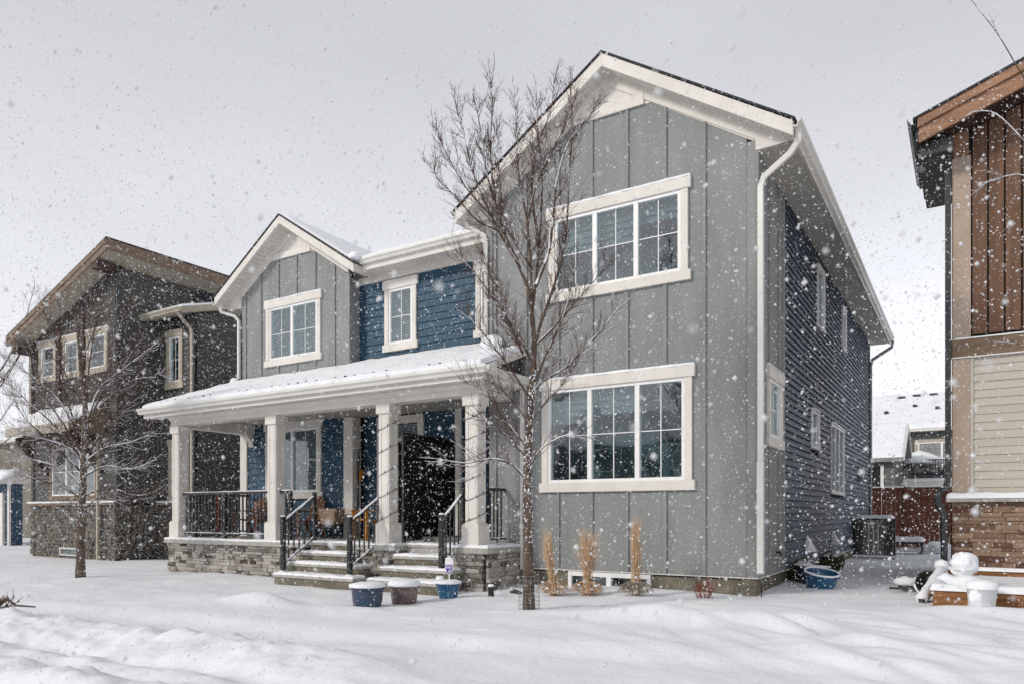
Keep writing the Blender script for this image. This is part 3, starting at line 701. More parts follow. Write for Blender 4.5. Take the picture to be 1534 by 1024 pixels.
# railings
pk = MB().box(-.0105, .0105, -.0105, .0105, 0, 1).mesh('picket', M['iron'])
def rail_x(x0, x1, y, z0, z1, posts=()):
    t = H.part('porch_railing', MB().box(x0, x1, y-.026, y+.026, z1-.05, z1), M['iron'])
    H.part('bottom_rail', MB().box(x0, x1, y-.015, y+.015, z0, z0+.03), M['iron'], t)
    n = int((x1-x0)/.108)
    for i in range(1, n): H.inst('picket', pk, (x0+(x1-x0)*i/n, y, z0+.03), (1, 1, z1-z0-.065), t)
    H.part('snow_cover', snow_patch(flat(z1-.001), x0, x1, y-.024, y+.024, .018, .04, .015, seed=x0), M['snow'], t, smooth=True)
    H.part('snow_cover', snow_patch(flat(z0+.029), x0, x1, y-.016, y+.016, .012, .04, .01, seed=x1), M['snow'], t, smooth=True)
    for p in posts: H.part('rail_post', MB().box(p-.03, p+.03, y-.03, y+.03, FL-.0, z1-.01), M['iron'], t)
rail_x(-11.90, -9.05, -.84, .70, 1.58, (-10.5,)); rail_x(-8.80, -8.52, -.84, .70, 1.58, (-8.53,))
def rail_y(x, y0, y1, z0, z1):
    t = H.part('porch_railing', MB().box(x-.026, x+.026, y0, y1, z1-.05, z1), M['iron'])
    H.part('bottom_rail', MB().box(x-.015, x+.015, y0, y1, z0, z0+.03), M['iron'], t)
    n = int((y1-y0)/.11)
    for i in range(1, n): H.inst('picket', pk, (x, y0+(y1-y0)*i/n, z0+.03), (1, 1, z1-z0-.065), t)
    H.part('snow_cover', snow_patch(flat(z0+.029), x-.016, x+.016, y0, y1, .014, .04, .01, seed=x), M['snow'], t, smooth=True)
rail_y(-4.16, -.70, -.03, .70, 1.56)
rail_y(-12.04, -.68, 1.0, .70, 1.58)
def stair_rail(x, ya, za, yb, zb, hgt=.92, name='stair_railing'):
    t = H.part(name, MB().box(x-.036, x+.036, ya-.036, ya+.036, za-.02, za+.98), M['iron'], bevel=.004)
    H.part('rail_post', MB().box(x-.03, x+.03, yb-.03, yb+.03, zb-.02, zb+.93), M['iron'], t, bevel=.004)
    H.part('post_cap', MB().box(x-.042, x+.042, ya-.042, ya+.042, za+.98, za+1.0), M['iron'], t, bevel=.004)
    H.part('snow_cover', MB().blob((x, ya, za+1.005), .045, .045, .022, x), M['snow'], t, smooth=True)
    H.part('snow_cover', MB().blob((x, ya-.01, za+.0), .08, .08, .05, x+2), M['snow'], t, smooth=True)
    for dz, th, nm in ((hgt, .03, 'handrail'), (.16, .025, 'bottom_rail')):
        F = lambda u, v, d: (x+d, u, v)
        H.part(nm, MB().prism(F, [(ya, za+dz-th), (yb, zb+dz-th-.06), (yb, zb+dz-.06), (ya, za+dz)], -.02, .02), M['iron'], t)
        sn = lambda u, v, h, dz=dz: (x+v, u, za+dz+(zb-.06-za)*(u-ya)/(yb-ya)+h)
        H.part('snow_cover', snow_patch(sn, ya+.03, yb-.02, -.022, .022, .022, .04, .015, seed=x+dz), M['snow'], t, smooth=True)
    n = max(2, int((yb-ya)/.11))
    for i in range(1, n):
        k = i/n; y = ya+(yb-ya)*k; z = za+(zb-.06-za)*k+.14; H.inst('picket', pk, (x, y, z), (1, 1, hgt-.17), t)
stair_rail(-7.85, -1.60, .08, -.86, .61); stair_rail(-6.22, -1.60, .08, -.80, .61); stair_rail(-4.50, -1.34, .12, -.78, .61)
# string light hooks and outlet on corner of the beam
H.part('outlet_cover', MB().box(-3.2, -3.1, -.035, -.02, .6, .75), M['ac_grey'])
# ------------------------------------------------------------------ neighbour on the left
B = Thing('neighbour_house', 'dark brown two storey house with stone base left of the blue house', 'house', (-18, 1.2, 0))
nx0, nx1, ny0 = -22.81, -18.06, 1.18
FN = FY(ny0); slN = (8.62-6.66)/(23.11-17.5)
topN = lambda u: 8.66+(u+17.5)*slN
und = lambda u: topN(u)-.26
wn = [(-22.42, -21.28, 5.22, 6.50), (-20.98, -19.90, 5.22, 6.50), (-19.62, -18.42, 5.22, 6.50)]
wl = (-21.75, -18.95, 1.52, 3.30)
hn = [opening(*q, side=.13) for q in wn]+[opening(*wl, side=.13)]
wall_core(B, FN, nx0, nx1, -.6, 6.55, hn)
B.part('gable_wall', MB().prism(FN, [(nx0, 6.55), (nx1, 6.55), (nx1, und(nx1)), (nx0, und(nx0)+.001)], -.16, 0), M['core'])
def vboards(T, F, u0, u1, v0, top, wd, m, holes=(), skip=0):
    n = round((u1-u0)/wd); wd = (u1-u0)/n
    for i in range(n):
        a, b = u0+i*wd, u0+(i+1)*wd
        for s0, s1 in minus(v0, min(top(a), top(b)), [(h[2], h[3]) for h in holes if h[0] < (a+b)/2 < h[1]]):
            mb = MB(); s1b = s1
            if abs(s1-min(top(a), top(b))) < .01: mb.prism(F, [(a+.012, s0), (b-.012, s0), (b-.012, top(b)), (a+.012, top(a))], .004, .03)
            else: mb.fbox(F, a+.012, b-.012, s0, s1, .004, .03)
            T.part('wall_board', mb, M[m])
vboards(B, FN, nx0+.12, nx1-.02, 4.35, lambda u: und(u)-.01, .16, 'dark_board', [(q[0], q[1], q[2], q[3]) for q in wn])
B.part('corner_board', MB().fbox(FN, nx0-.03, nx0+.11, 1.4, 6.5, .0, .05), M['dark_board'])
for x in (-21.13, -19.76):
    B.part('brown_post', MB().fbox(FN, x-.10, x+.10, 4.35, 7.0, .031, .09), M['dark_brown'])
for q in wn: window(B, FN, *q, (1,), gl='glass_clear', side=.13, casing='taupe', cover=['blind'], bars=(0, 1), snow=True)
lap(B, FN, nx0+.12, nx1-.02, 1.45, 4.35, .15, 'dark_lap', [wl])
window(B, FN, *wl, (1, 1, 1), gl='glass_clear', side=.13, casing='brown_trim', cover=['blind', 'blind', 'blind'], bars=(0, 1), snow=False)
bb = B.part('stone_base', MB().fbox(FN, nx0, nx1, -.6, 1.38, 0, .02), M['mortar'])
stones(B, 'Y', ny0-.02, nx0-.05, nx1+.05, -.16, 1.38, (.07, .12), (.16, .45), 'dark_stone', bb, stuff=True)
B.part('cap_stone', MB().fbox(FN, nx0-.1, nx1+.12, 1.38, 1.46, 0, .16), M['brown_trim'], bb)
B.part('snow_cover', snow_patch(lambda u, v, h: FN(u, 1.458+h, v), nx0-.1, nx1+.12, .02, .165, .045, .05, .03, seed=3), M['snow'], bb, smooth=True)
B.part('foundation', MB().fbox(FN, nx0+.15, nx1, -.6, -.15, 0, .03), M['foundation'])
bv = B.part('basement_window', MB().fbox(FN, -21.0, -19.9, -.14, .1, .02, .11), M['plastic_white'], bevel=.01)
B.part('pane', MB().fbox(FN, -20.93, -19.97, -.10, .06, .111, .113), M['room'], bv)
# roof: one slope rising to the right
rn = B.part('roof', MB().prism(FXZ, [(-23.15, topN(-23.15)), (-17.52, topN(-17.52)), (-17.52, topN(-17.52)-.26), (-23.15, topN(-23.15)-.26)], .60, 13), M['taupe'])
B.part('shingle_layer', MB().prism(FXZ, [(-23.2, topN(-23.2)+.002), (-17.48, topN(-17.48)+.002), (-17.48, topN(-17.48)+.035), (-23.2, topN(-23.2)+.035)], .55, 13.1), M['shingle'], rn)
B.part('barge_board', MB().prism(FXZ, [(-23.17, topN(-23.17)-.002), (-17.50, topN(-17.5)-.002), (-17.50, topN(-17.5)-.13), (-23.17, topN(-23.17)-.13)], .54, .598), M['brown_trim'], rn)
B.part('barge_board', MB().prism(FXZ, [(-23.15, topN(-23.15)-.132), (-17.52, topN(-17.52)-.132), (-17.52, topN(-17.52)-.30), (-23.15, topN(-23.15)-.30)], .565, .6), M['brown_trim'], rn)
B.part('fascia', MB().box(-17.518, -17.49, .54, 13, topN(-17.5)-.30, topN(-17.5)-.0), M['brown_trim'], rn)
B.part('snow_cover', snow_patch(lambda u, v, h: (u, v, topN(u)+.03+h), -23.15, -17.6, .66, 12.9, .06, .2, .1, seed=8), M['snow'], rn, smooth=True)
B.part('beam', MB().box(-18.3, -17.95, .58, ny0, 7.95, 8.16), M['dark_brown'], rn)
B.part('beam', MB().box(-22.95, -22.6, .62, ny0, 6.15, 6.36), M['dark_brown'], rn)
gutter(B, (-23.16, .55), 13, 'Y', 6.42, .12, 'taupe', -1)
B.part('soffit_box', MB().box(-23.12, nx0, .75, 8, 6.28, 6.33), M['dark_brown'], rn)
downspout(B, [(-23.1, .9, 6.4), (-23.05, 1.0, 6.28), (-22.8, 1.08, 6.15), (-22.78, 1.08, 6.0), (-22.78, 1.08, 4.3)], .075, 'taupe')
downspout(B, [(-18.75, 1.02, 3.55), (-18.75, 1.02, -.2)], .08, 'taupe')
# high side wall facing right
FNS = FX(nx1)
wall_core(B, FNS, ny0, 12, -.6, 8.12, [])
lap(B, FNS, ny0+.12, 12, 1.45, 8.10, .15, 'dark_lap', lip=.024)
B.part('corner_board', MB().fbox(FNS, ny0-.03, ny0+.12, 1.45, 8.1, .0, .05), M['black_metal'])
bb2 = B.part('stone_base', MB().fbox(FNS, ny0-.05, 2.5, -.6, 1.38, 0, .02), M['mortar'])
stones(B, 'X', nx1+.02, ny0-.05, 2.5, -.16, 1.38, (.07, .12), (.16, .45), 'dark_stone', bb2, stuff=True)
# lower wing
F2 = FY(2.5); vx1 = -16.38
w2 = (-17.72, -16.86, 4.80, 6.52); w3 = (-17.62, -16.80, 1.50, 3.32)
wall_core(B, F2, nx1, vx1, -.6, 6.9, [opening(*w2, side=.13), opening(*w3, side=.13)])
lap(B, F2, nx1+.01, vx1-.1, 1.45, 6.78, .15, 'dark_lap', [w2, w3])
B.part('corner_board', MB().fbox(F2, vx1-.12, vx1+.03, 1.45, 6.8, .0, .045), M['dark_lap'])
window(B, F2, *w2, (1,), side=.13, head=.2, sill=.2, casing='taupe', cover=None, bars=(1, 1), snow=False)
window(B, F2, *w3, (1,), side=.13, casing='taupe', cover=None, bars=(0, 1), snow=False)
bb3 = B.part('stone_base', MB().fbox(F2, nx1, vx1, -.6, 1.38, 0, .02), M['mortar'])
stones(B, 'Y', 2.48, nx1, vx1+.05, -.2, 1.38, (.07, .12), (.16, .45), 'dark_stone', bb3, stuff=True)
B.part('cap_stone', MB().fbox(F2, nx1-.0, vx1+.1, 1.38, 1.46, 0, .16), M['brown_trim'], bb3)
B.part('snow_cover', snow_patch(lambda u, v, h: F2(u, 1.458+h, v), nx1, vx1+.1, .02, .165, .045, .05, .03, seed=4), M['snow'], bb3, smooth=True)
F3 = FX(vx1)
wall_core(B, F3, 2.5, 11, -.6, 7.6, [])
lap(B, F3, 2.56, 11, -.2, 7.3, .15, 'dark_lap', lip=.024)
sl2 = .30
rw = B.part('wing_roof', MB().prism(FYZ, [(1.95, 6.93), (6.5, 6.93+4.55*sl2), (6.5, 6.70+4.55*sl2), (1.95, 6.75)], nx1-.15, vx1+.2), M['taupe'])
B.part('snow_cover', snow_patch(lambda u, v, h: (u, v, 6.935+(v-1.95)*sl2+h), nx1-.15, vx1+.2, 1.93, 6.4, .06, .08, .06, seed=14), M['snow'], rw, smooth=True)
gutter(B, (nx1-.2, 1.95), vx1+.22, 'X', 6.78, .13, 'taupe')
downspout(B, [(vx1+.08, 1.9, 6.8), (vx1+.08, 2.0, 6.66), (vx1+.0, 2.38, 6.40), (vx1-.02, 2.42, 6.25), (vx1-.02, 2.42, -.2)], .08, 'taupe')
# small pent roof over the lower windows
pr = B.part('pent_roof', MB().prism(FYZ, [(.15, 3.66), (1.15, 4.32), (1.15, 3.45), (.15, 3.50)], -22.15, -18.55), M['brown_trim'])
B.part('fascia', MB().box(-22.17, -18.53, .10, .148, 3.42, 3.68), M['taupe'], pr)
B.part('snow_cover', snow_patch(lambda u, v, h: (u, v, 3.665+(v-.13)*.66+h), -22.17, -18.5, .10, 1.12, .09, .08, .08, seed=15), M['snow'], pr, smooth=True)
B.part('brace', MB().prism(FYZ, [(.3, 3.42), (.3, 3.28), (1.15, 2.3), (1.15, 2.5), (.5, 3.42)], -22.0, -21.82), M['dark_brown'], pr)
B.part('brace', MB().prism(FYZ, [(.3, 3.42), (.3, 3.28), (1.15, 2.3), (1.15, 2.5), (.5, 3.42)], -18.95, -18.78), M['dark_brown'], pr)
B.part('beam', MB().box(-22.1, -18.6, .35, .5, 3.26, 3.44), M['dark_brown'], pr)

# ------------------------------------------------------------------ house on the right
C = Thing('brown_house', 'brown board and beige siding house with stone base at right edge', 'house', (2.4, 3.2, 0))
RY = 3.2; FR = FY(RY); rx0, rx1 = 2.31, 8.0
slR = .343
topR = lambda u: 7.29+(u-1.86)*slR
undR = lambda u: topR(u)-.32
wall_core(C, FR, rx0, rx1, -.3, 7.1, [])
C.part('gable_wall', MB().prism(FR, [(rx0, 7.1), (rx1, 7.1), (rx1, undR(rx1)), (rx0+.2, undR(rx0+.2))], -.16, 0), M['core'])
vboards(C, FR, 2.56, rx1, 3.96, lambda u: undR(u)-.02, .215, 'brown_board')
C.part('corner_board', MB().fbox(FR, rx0-.02, 2.55, 3.92, 6.80, .0, .05), M['tan_corner'], bevel=.005)
C.part('brown_post', MB().fbox(FR, rx0+.0, 2.52, 6.80, undR(2.52)-.02, .0, .10), M['fascia_brown'], bevel=.005)
C.part('band_board', MB().fbox(FR, rx0-.03, rx1, 3.62, 3.90, .0, .06), M['brown_trim'], bevel=.005)
C.part('snow_cover', snow_patch(lambda u, v, h: FR(u, 3.90+h, v), rx0, rx1, .02, .07, .02, .06, .02, seed=3), M['snow'], smooth=True)
C.part('flashing', MB().fbox(FR, rx0-.03, rx1, 3.60, 3.618, .0, .07), M['gutter'])
C.part('corner_board', MB().fbox(FR, rx0-.02, 2.54, 1.40, 3.60, .0, .05), M['tan_corner'], bevel=.005)
C.part('corner_bead', MB().fbox(FR, 2.54, 2.585, 1.40, 3.60, .0, .035), M['beige'])
lap(C, FR, 2.585, rx1, 1.42, 3.60, .13, 'beige', lip=.02)
rb1 = C.part('stone_base', MB().fbox(FR, rx0+.02, rx1, -.3, 1.32, 0, .04), M['mortar'])
stones(C, 'Y', RY-.04, rx0-.02, 4.6, .05, 1.31, (.05, .11), (.16, .5), 'red_stone', rb1, dep=(.02, .06))
C.part('cap_stone', MB().fbox(FR, rx0-.1, rx1, 1.315, 1.385, 0, .20), M['concrete'], rb1, bevel=.008)
C.part('snow_cover', snow_patch(lambda u, v, h: FR(u, 1.38+h, v), rx0-.1, rx1, .03, .21, .085, .05, .07, seed=7), M['snow'], rb1, smooth=True)
C.part('side_wall', MB().box(rx0, rx0+.16, RY, 7.0, -.3, 6.9), M['beige'])
C.part('side_stone', MB().box(rx0-.03, rx0, RY, 7.0, -.3, 1.3), M['mortar'])
rr = C.part('roof', MB().prism(FXZ, [(1.86, topR(1.86)-.02), (rx1, topR(rx1)-.02), (rx1, topR(rx1)-.32), (1.86, topR(1.86)-.30)], 2.62, 5.1), M['dark_brown'])
C.part('shingle_layer', MB().prism(FXZ, [(1.78, topR(1.78)), (rx1, topR(rx1)), (rx1, topR(rx1)+.035), (1.78, topR(1.78)+.035)], 2.50, 5.15), M['shingle'], rr)
C.part('barge_board', MB().prism(FXZ, [(1.84, topR(1.84)-.003), (rx1, topR(rx1)-.003), (rx1, topR(rx1)-.14), (1.84, topR(1.84)-.14)], 2.52, 2.60), M['fascia_brown'], rr, bevel=.005)
C.part('barge_board', MB().prism(FXZ, [(1.86, topR(1.86)-.143), (rx1, topR(rx1)-.143), (rx1, topR(rx1)-.37), (1.86, topR(1.86)-.37)], 2.56, 2.615), M['fascia_brown'], rr, bevel=.005)
C.part('fascia', MB().box(1.82, 1.86, 2.6, 5.1, 6.96, 7.30), M['black_metal'], rr)
C.part('soffit_box', MB().box(1.86, rx0, 2.75, 5.1, 6.78, 6.98), M['black_metal'], rr)
C.part('snow_cover', snow_patch(lambda u, v, h: (u, v, topR(u)+.03+h), 1.85, 7.9, 2.56, 5.0, .03, .12, .05, seed=17), M['snow'], rr, smooth=True)
gutter(C, (1.82, 2.5), 5.12, 'Y', 7.18, .12, 'black_metal', -1)
downspout(C, [(1.80, 2.9, 7.2), (1.84, 3.0, 6.95), (2.18, 3.12, 6.82), (2.24, 3.14, 6.68), (2.24, 3.14, 1.72), (2.22, 3.12, 1.58), (2.12, 3.0, 1.47), (2.10, 2.99, 1.38), (2.12, 2.99, 1.26), (2.18, 3.0, 1.15), (2.19, 3.0, 1.0), (2.19, 3.0, .28)], .095, 'black_metal')

# ------------------------------------------------------------------ fence, far houses, back yard
Fn = Thing('wooden_fence', 'red brown board fence closing the yard between the houses', 'fence', (1, 17, 0))
F17 = FY(17)
x = -2.2; i = 0
while x < 5.5:
    Fn.part('fence_board', MB().fbox(F17, x+.004, x+.136, -.3, 1.96+random.uniform(-.008, .008), 0, .02), M['fence']); x += .14
Fn.part('cap_rail', MB().fbox(F17, -2.2, 5.5, 1.96, 2.0, -.05, .07), M['fence'])
Fn.part('middle_rail', MB().fbox(F17, .9, 5.5, 1.55, 1.63, .021, .06), M['fence'])
Fn.part('fence_post', MB().fbox(F17, .72, .84, -.3, 2.04, .0, .10), M['fence'])
Fn.part('snow_cover', snow_patch(lambda u, v, h: F17(u, 2.0+h, v), -2.2, 5.5, -.05, .07, .04, .06, .04, seed=2), M['snow'], smooth=True)

def far_house(name, label, x0, x1, y, zw, depth, slope, wallm, loc, ze=None, front=True, group=None):
    T = Thing(name, label, 'house', loc)
    T.part('wall', MB().box(x0, x1, y, y+depth, -.5, zw), M[wallm])
    hz = zw+depth/2*slope
    r = T.part('roof', MB().prism(FYZ, [(y-.5, zw-.05), (y+depth/2, hz+.1), (y+depth+.5, zw-.05), (y+depth+.5, zw-.2), (y-.5, zw-.2)], x0-.4, x1+.4), M['trim'])
    T.part('snow_cover', snow_patch(lambda u, v, h: (u, v, zw-.05+(v-y+.5)*(hz+.15-zw)/(depth/2+.5)+h), x0-.42, x1+.42, y-.52, y+depth/2, .16, .3, .15, seed=zw), M['snow'], r, smooth=True)
    T.part('snow_cover', snow_patch(lambda u, v, h: (u, v, zw-.05+(y+depth+.5-v)*(hz+.15-zw)/(depth/2+.5)+h), x0-.42, x1+.42, y+depth/2, y+depth+.52, .16, .3, .15, seed=zw+1), M['snow'], r, smooth=True)
    return T, r
K, kr = far_house('far_house', 'distant dark house with a snowy roof and roof vents behind the fence', -12, 9, 34.8, 5.75, 12, .42, 'far_siding', (0, 35, 0))
roofz = lambda y: 5.70+(y-34.3)*(5.75+6*.42+.15-5.75)/6.5+.15
for (x, yy) in ((-1.15, 40.0), (-.35, 40.2), (.55, 40.2), (1.35, 40.3)):
    K.part('ridge_vent', MB().box(x, x+.42, yy-.15, yy+.15, roofz(yy)-.1, roofz(yy)+.07), M['shingle'], kr)
for (x, yy) in ((-1.5, 36.9), (-.1, 37.9), (1.05, 37.2)):
    K.part('roof_vent', MB().box(x-.11, x+.11, yy-.12, yy+.12, roofz(yy)-.1, roofz(yy)+.13), M['shingle'], kr, bevel=.02)
FK = FY(34.8)
kw = K.part('window', MB().fbox(FK, .05, 2.6, 3.35, 5.12, 0, .08), M['taupe'])
K.part('frame', MB().fbox(FK, .22, 2.45, 3.45, 4.95, .081, .12), M['vinyl'], kw)
K.part('pane', MB().fbox(FK, .28, 1.28, 3.5, 4.9, .121, .125), M['ac_grey'], kw)
K.part('pane', MB().fbox(FK, 1.38, 2.38, 3.5, 4.9, .121, .125), M['ac_grey'], kw)
K.part('wall_lamp', MB().fbox(FK, -.95, -.7, 4.1, 4.5, 0, .15), M['trim'])
dk = K.part('deck', MB().box(-1.9, 4.5, 32.3, 34.78, 2.55, 2.80), M['trim'])
K.part('snow_cover', snow_patch(flat(2.79), -1.9, 4.5, 32.28, 34.7, .22, .15, .1, seed=9), M['snow'], dk, smooth=True)
for (x, y) in ((-1.8, 32.4), (4.4, 32.4), (1.3, 32.4)): K.part('deck_post', MB().box(x-.08, x+.08, y-.08, y+.08, -.3, 2.55), M['trim'], dk)
rl = MB().box(-1.9, 4.5, 32.3, 32.36, 3.83, 3.90).box(-1.9, 4.5, 32.3, 32.36, 2.95, 3.0)
for i in range(54): rl.box(-1.9+i*.12, -1.87+i*.12, 32.32, 32.35, 2.98, 3.85)
K.part('deck_railing', rl, M['iron'], dk)
K.part('snow_cover', snow_patch(flat(3.89), -1.9, 4.5, 32.28, 32.38, .05, .12, .04, seed=19), M['snow'], dk, smooth=True)
U = single('snowed_in_umbrella', MB().lathe([(.02, 1.15), (.5, 1.0), (1.0, .72), (1.25, .52), (1.2, .45), (.05, .6)], (.35, 33.4, 3.28), 20), M['snow'], 'snow covered patio set on the far deck behind the railing', 'patio set', smooth=True)
for i in range(5):
    a = random.uniform(0, 6.28)
ch = Thing('patio_chairs', 'dark round backed patio chairs stacked behind the far deck railing', 'chair', (.5, 32.8, 2.9))
for i, xx in enumerate((-.2, .35, 1.0, 1.7)):
    pts = [(xx+.3*math.cos(t), 32.75+.05*i, 3.15+.5*math.sin(t)) for t in [math.pi*k/10 for k in range(11)]]
    ch.part('chair_frame', MB().tube(pts, .035, 5), M['iron'])
# garage wing in front of the far house
J = Thing('far_garage', 'small grey sided garage with snow laden gable roof behind the fence', 'garage', (-1.5, 27, 0))
J.part('wall', MB().box(-6, -.35, 27.6, 33, -.3, 3.75), M['far_siding'])
J.part('gable_wall', MB().prism(FYZ, [(27.6, 3.75), (33, 3.75), (30.3, 5.3)], -.5, -.36), M['far_siding'])
J.part('garage_opening', MB().box(-5, -.95, 27.55, 27.6, -.3, 3.3), M['core'])
J.part('corner_board', MB().box(-.95, -.82, 27.52, 27.6, -.3, 3.4), M['gutter'])
jr = J.part('roof', MB().prism(FYZ, [(27.2, 3.72), (30.3, 5.50), (33.4, 3.72), (33.4, 3.52), (30.3, 5.3), (27.2, 3.52)], -6.5, .02), M['ac_grey'])
J.part('snow_cover', snow_patch(lambda u, v, h: (u, v, 3.72+(v-27.2)*.574+h), -6.5, .03, 27.18, 30.3, .15, .15, .12, seed=9), M['snow'], jr, smooth=True)
J.part('barge_board', MB().prism(FYZ, [(27.2, 3.74), (30.3, 5.52), (33.4, 3.74), (33.4, 3.55), (30.3, 5.32), (27.2, 3.55)], .021, .06), M['trim'], jr)
Q, qr = far_house('taupe_house', 'taupe sided house with snowy roof beyond the small blue garage', -60, -27.5, 9.5, 5.3, 10, .3, 'far_taupe', (-40, 9, 0))
V = Thing('blue_garage', 'small blue garage with white corner boards at far left edge', 'garage', (-33, 3.5, 0))
V.part('wall', MB().box(-36, -31.5, 4.3, 4.75, -.5, 2.4), M['far_blue'])
V.part('corner_board', MB().box(-31.62, -31.48, 4.22, 4.3, -.5, 2.5), M['trim'])
V.part('garage_door', MB().box(-35.6, -32.0, 4.2, 4.3, -.5, 2.0), M['trim'])
vr = V.part('roof', MB().prism(FYZ, [(3.8, 2.5), (4.6, 2.95), (5.2, 2.5), (5.2, 2.38), (3.8, 2.38)], -36.4, -31.25), M['trim'])
V.part('snow_cover', snow_patch(lambda u, v, h: (u, v, 2.5+(v-3.8)*.5625+h), -36.4, -31.25, 3.78, 4.6, .14, .15, .1, seed=6), M['snow'], vr, smooth=True)

def leafy(T, name, c, rx, ry, rz, n, sz, m, seed=0, par=None):
    rnd = random.Random(seed); mb = MB()
    for i in range(n):
        d = Vector((rnd.gauss(0, 1), rnd.gauss(0, 1), rnd.gauss(0, 1))).normalized()*(rnd.random()**.4)
        p = Vector(c)+Vector((d.x*rx, d.y*ry, d.z*rz)); a = Vector((rnd.uniform(-1, 1), rnd.uniform(-1, 1), rnd.uniform(-1, 1))).normalized()*sz; b = a.orthogonal().normalized()*sz*.5
        mb.add([p-a, p+b, p+a, p-b], [(0, 1, 2, 3)])
    return T.part(name, mb, M[m], par)
for i, (x, y, lab) in enumerate(((-28.6, 6.9, 'snow topped green hedge bush nearest the stone corner'), (-30.2, 6.3, 'snow topped green hedge bush beside the blue garage'))):
    T = Thing('hedge_bush', lab, 'bush', (x, y, -.2), 'hedge bushes by the blue garage')
    leafy(T, 'foliage', (x, y, .35), .65, .5, .62, 2600, .05, 'hedge', i)
    T.part('stem', MB().tube([(x, y, -.3), (x, y, .5)], .05, 5), M['bark'])
    T.part('snow_cover', snow_patch(flat(.88), x-.6, x+.6, y-.45, y+.45, .12, .08, .2, seed=i), M['snow'], smooth=True)
# ------------------------------------------------------------------ trees
def catmull(pts, n=4):
    P = [Vector(p) for p in pts]; P = [P[0]*2-P[1]]+P+[P[-1]*2-P[-2]]; out = []
    for i in range(1, len(P)-2):
        for k in range(n):
            t = k/n; a, b, c, d = P[i-1], P[i], P[i+1], P[i+2]
            out.append(.5*((2*b)+(-a+c)*t+(2*a-5*b+4*c-d)*t*t+(-a+3*b-3*c+d)*t**3))
    out.append(P[-2]); return out
def twig(mb, rnd, p, d, ln, r, depth, snow=None, up=.35, dens=1.0, curv=.11):
    n = 4 if depth else 3; pts = [p.copy()]; dd = d.normalized()
    for i in range(n):
        dd = (dd+Vector((rnd.gauss(0, curv), rnd.gauss(0, curv), rnd.gauss(0, curv)+up*.22))).normalized(); pts.append(pts[-1]+dd*(ln/n))
    mb.tube(pts, [r*(1-.6*i/n) for i in range(n+1)], 3, cap=False)
    if rnd.random() < .5: mb.tube([pts[-1], pts[-1]+dd*.012], [r*.9, r*.5], 3, cap=False)
    if snow is not None and abs(dd.z) < .75 and rnd.random() < snow[1]:
        snow[0].tube([q+Vector((0, 0, r*.9)) for q in pts], [r*1.1*(1-.5*i/n) for i in range(n+1)], 4)
    if depth > 0:
        k = max(1, int(rnd.uniform(2, 4.4)*dens))
        for j in range(k):
            t = rnd.uniform(.2, .95)*n; i = min(n-1, int(t)); q = pts[i].lerp(pts[i+1], t-i)
            seg = (pts[i+1]-pts[i]).normalized(); side = seg.cross(Vector((rnd.gauss(0, 1), rnd.gauss(0, 1), rnd.gauss(0, 1)))).normalized()
            an = rnd.uniform(.45, .85); nd = seg*math.cos(an)+side*math.sin(an)
            twig(mb, rnd, q, nd, ln*rnd.uniform(.35, .6), max(.0022, r*.55), depth-1, snow, up, dens, curv)
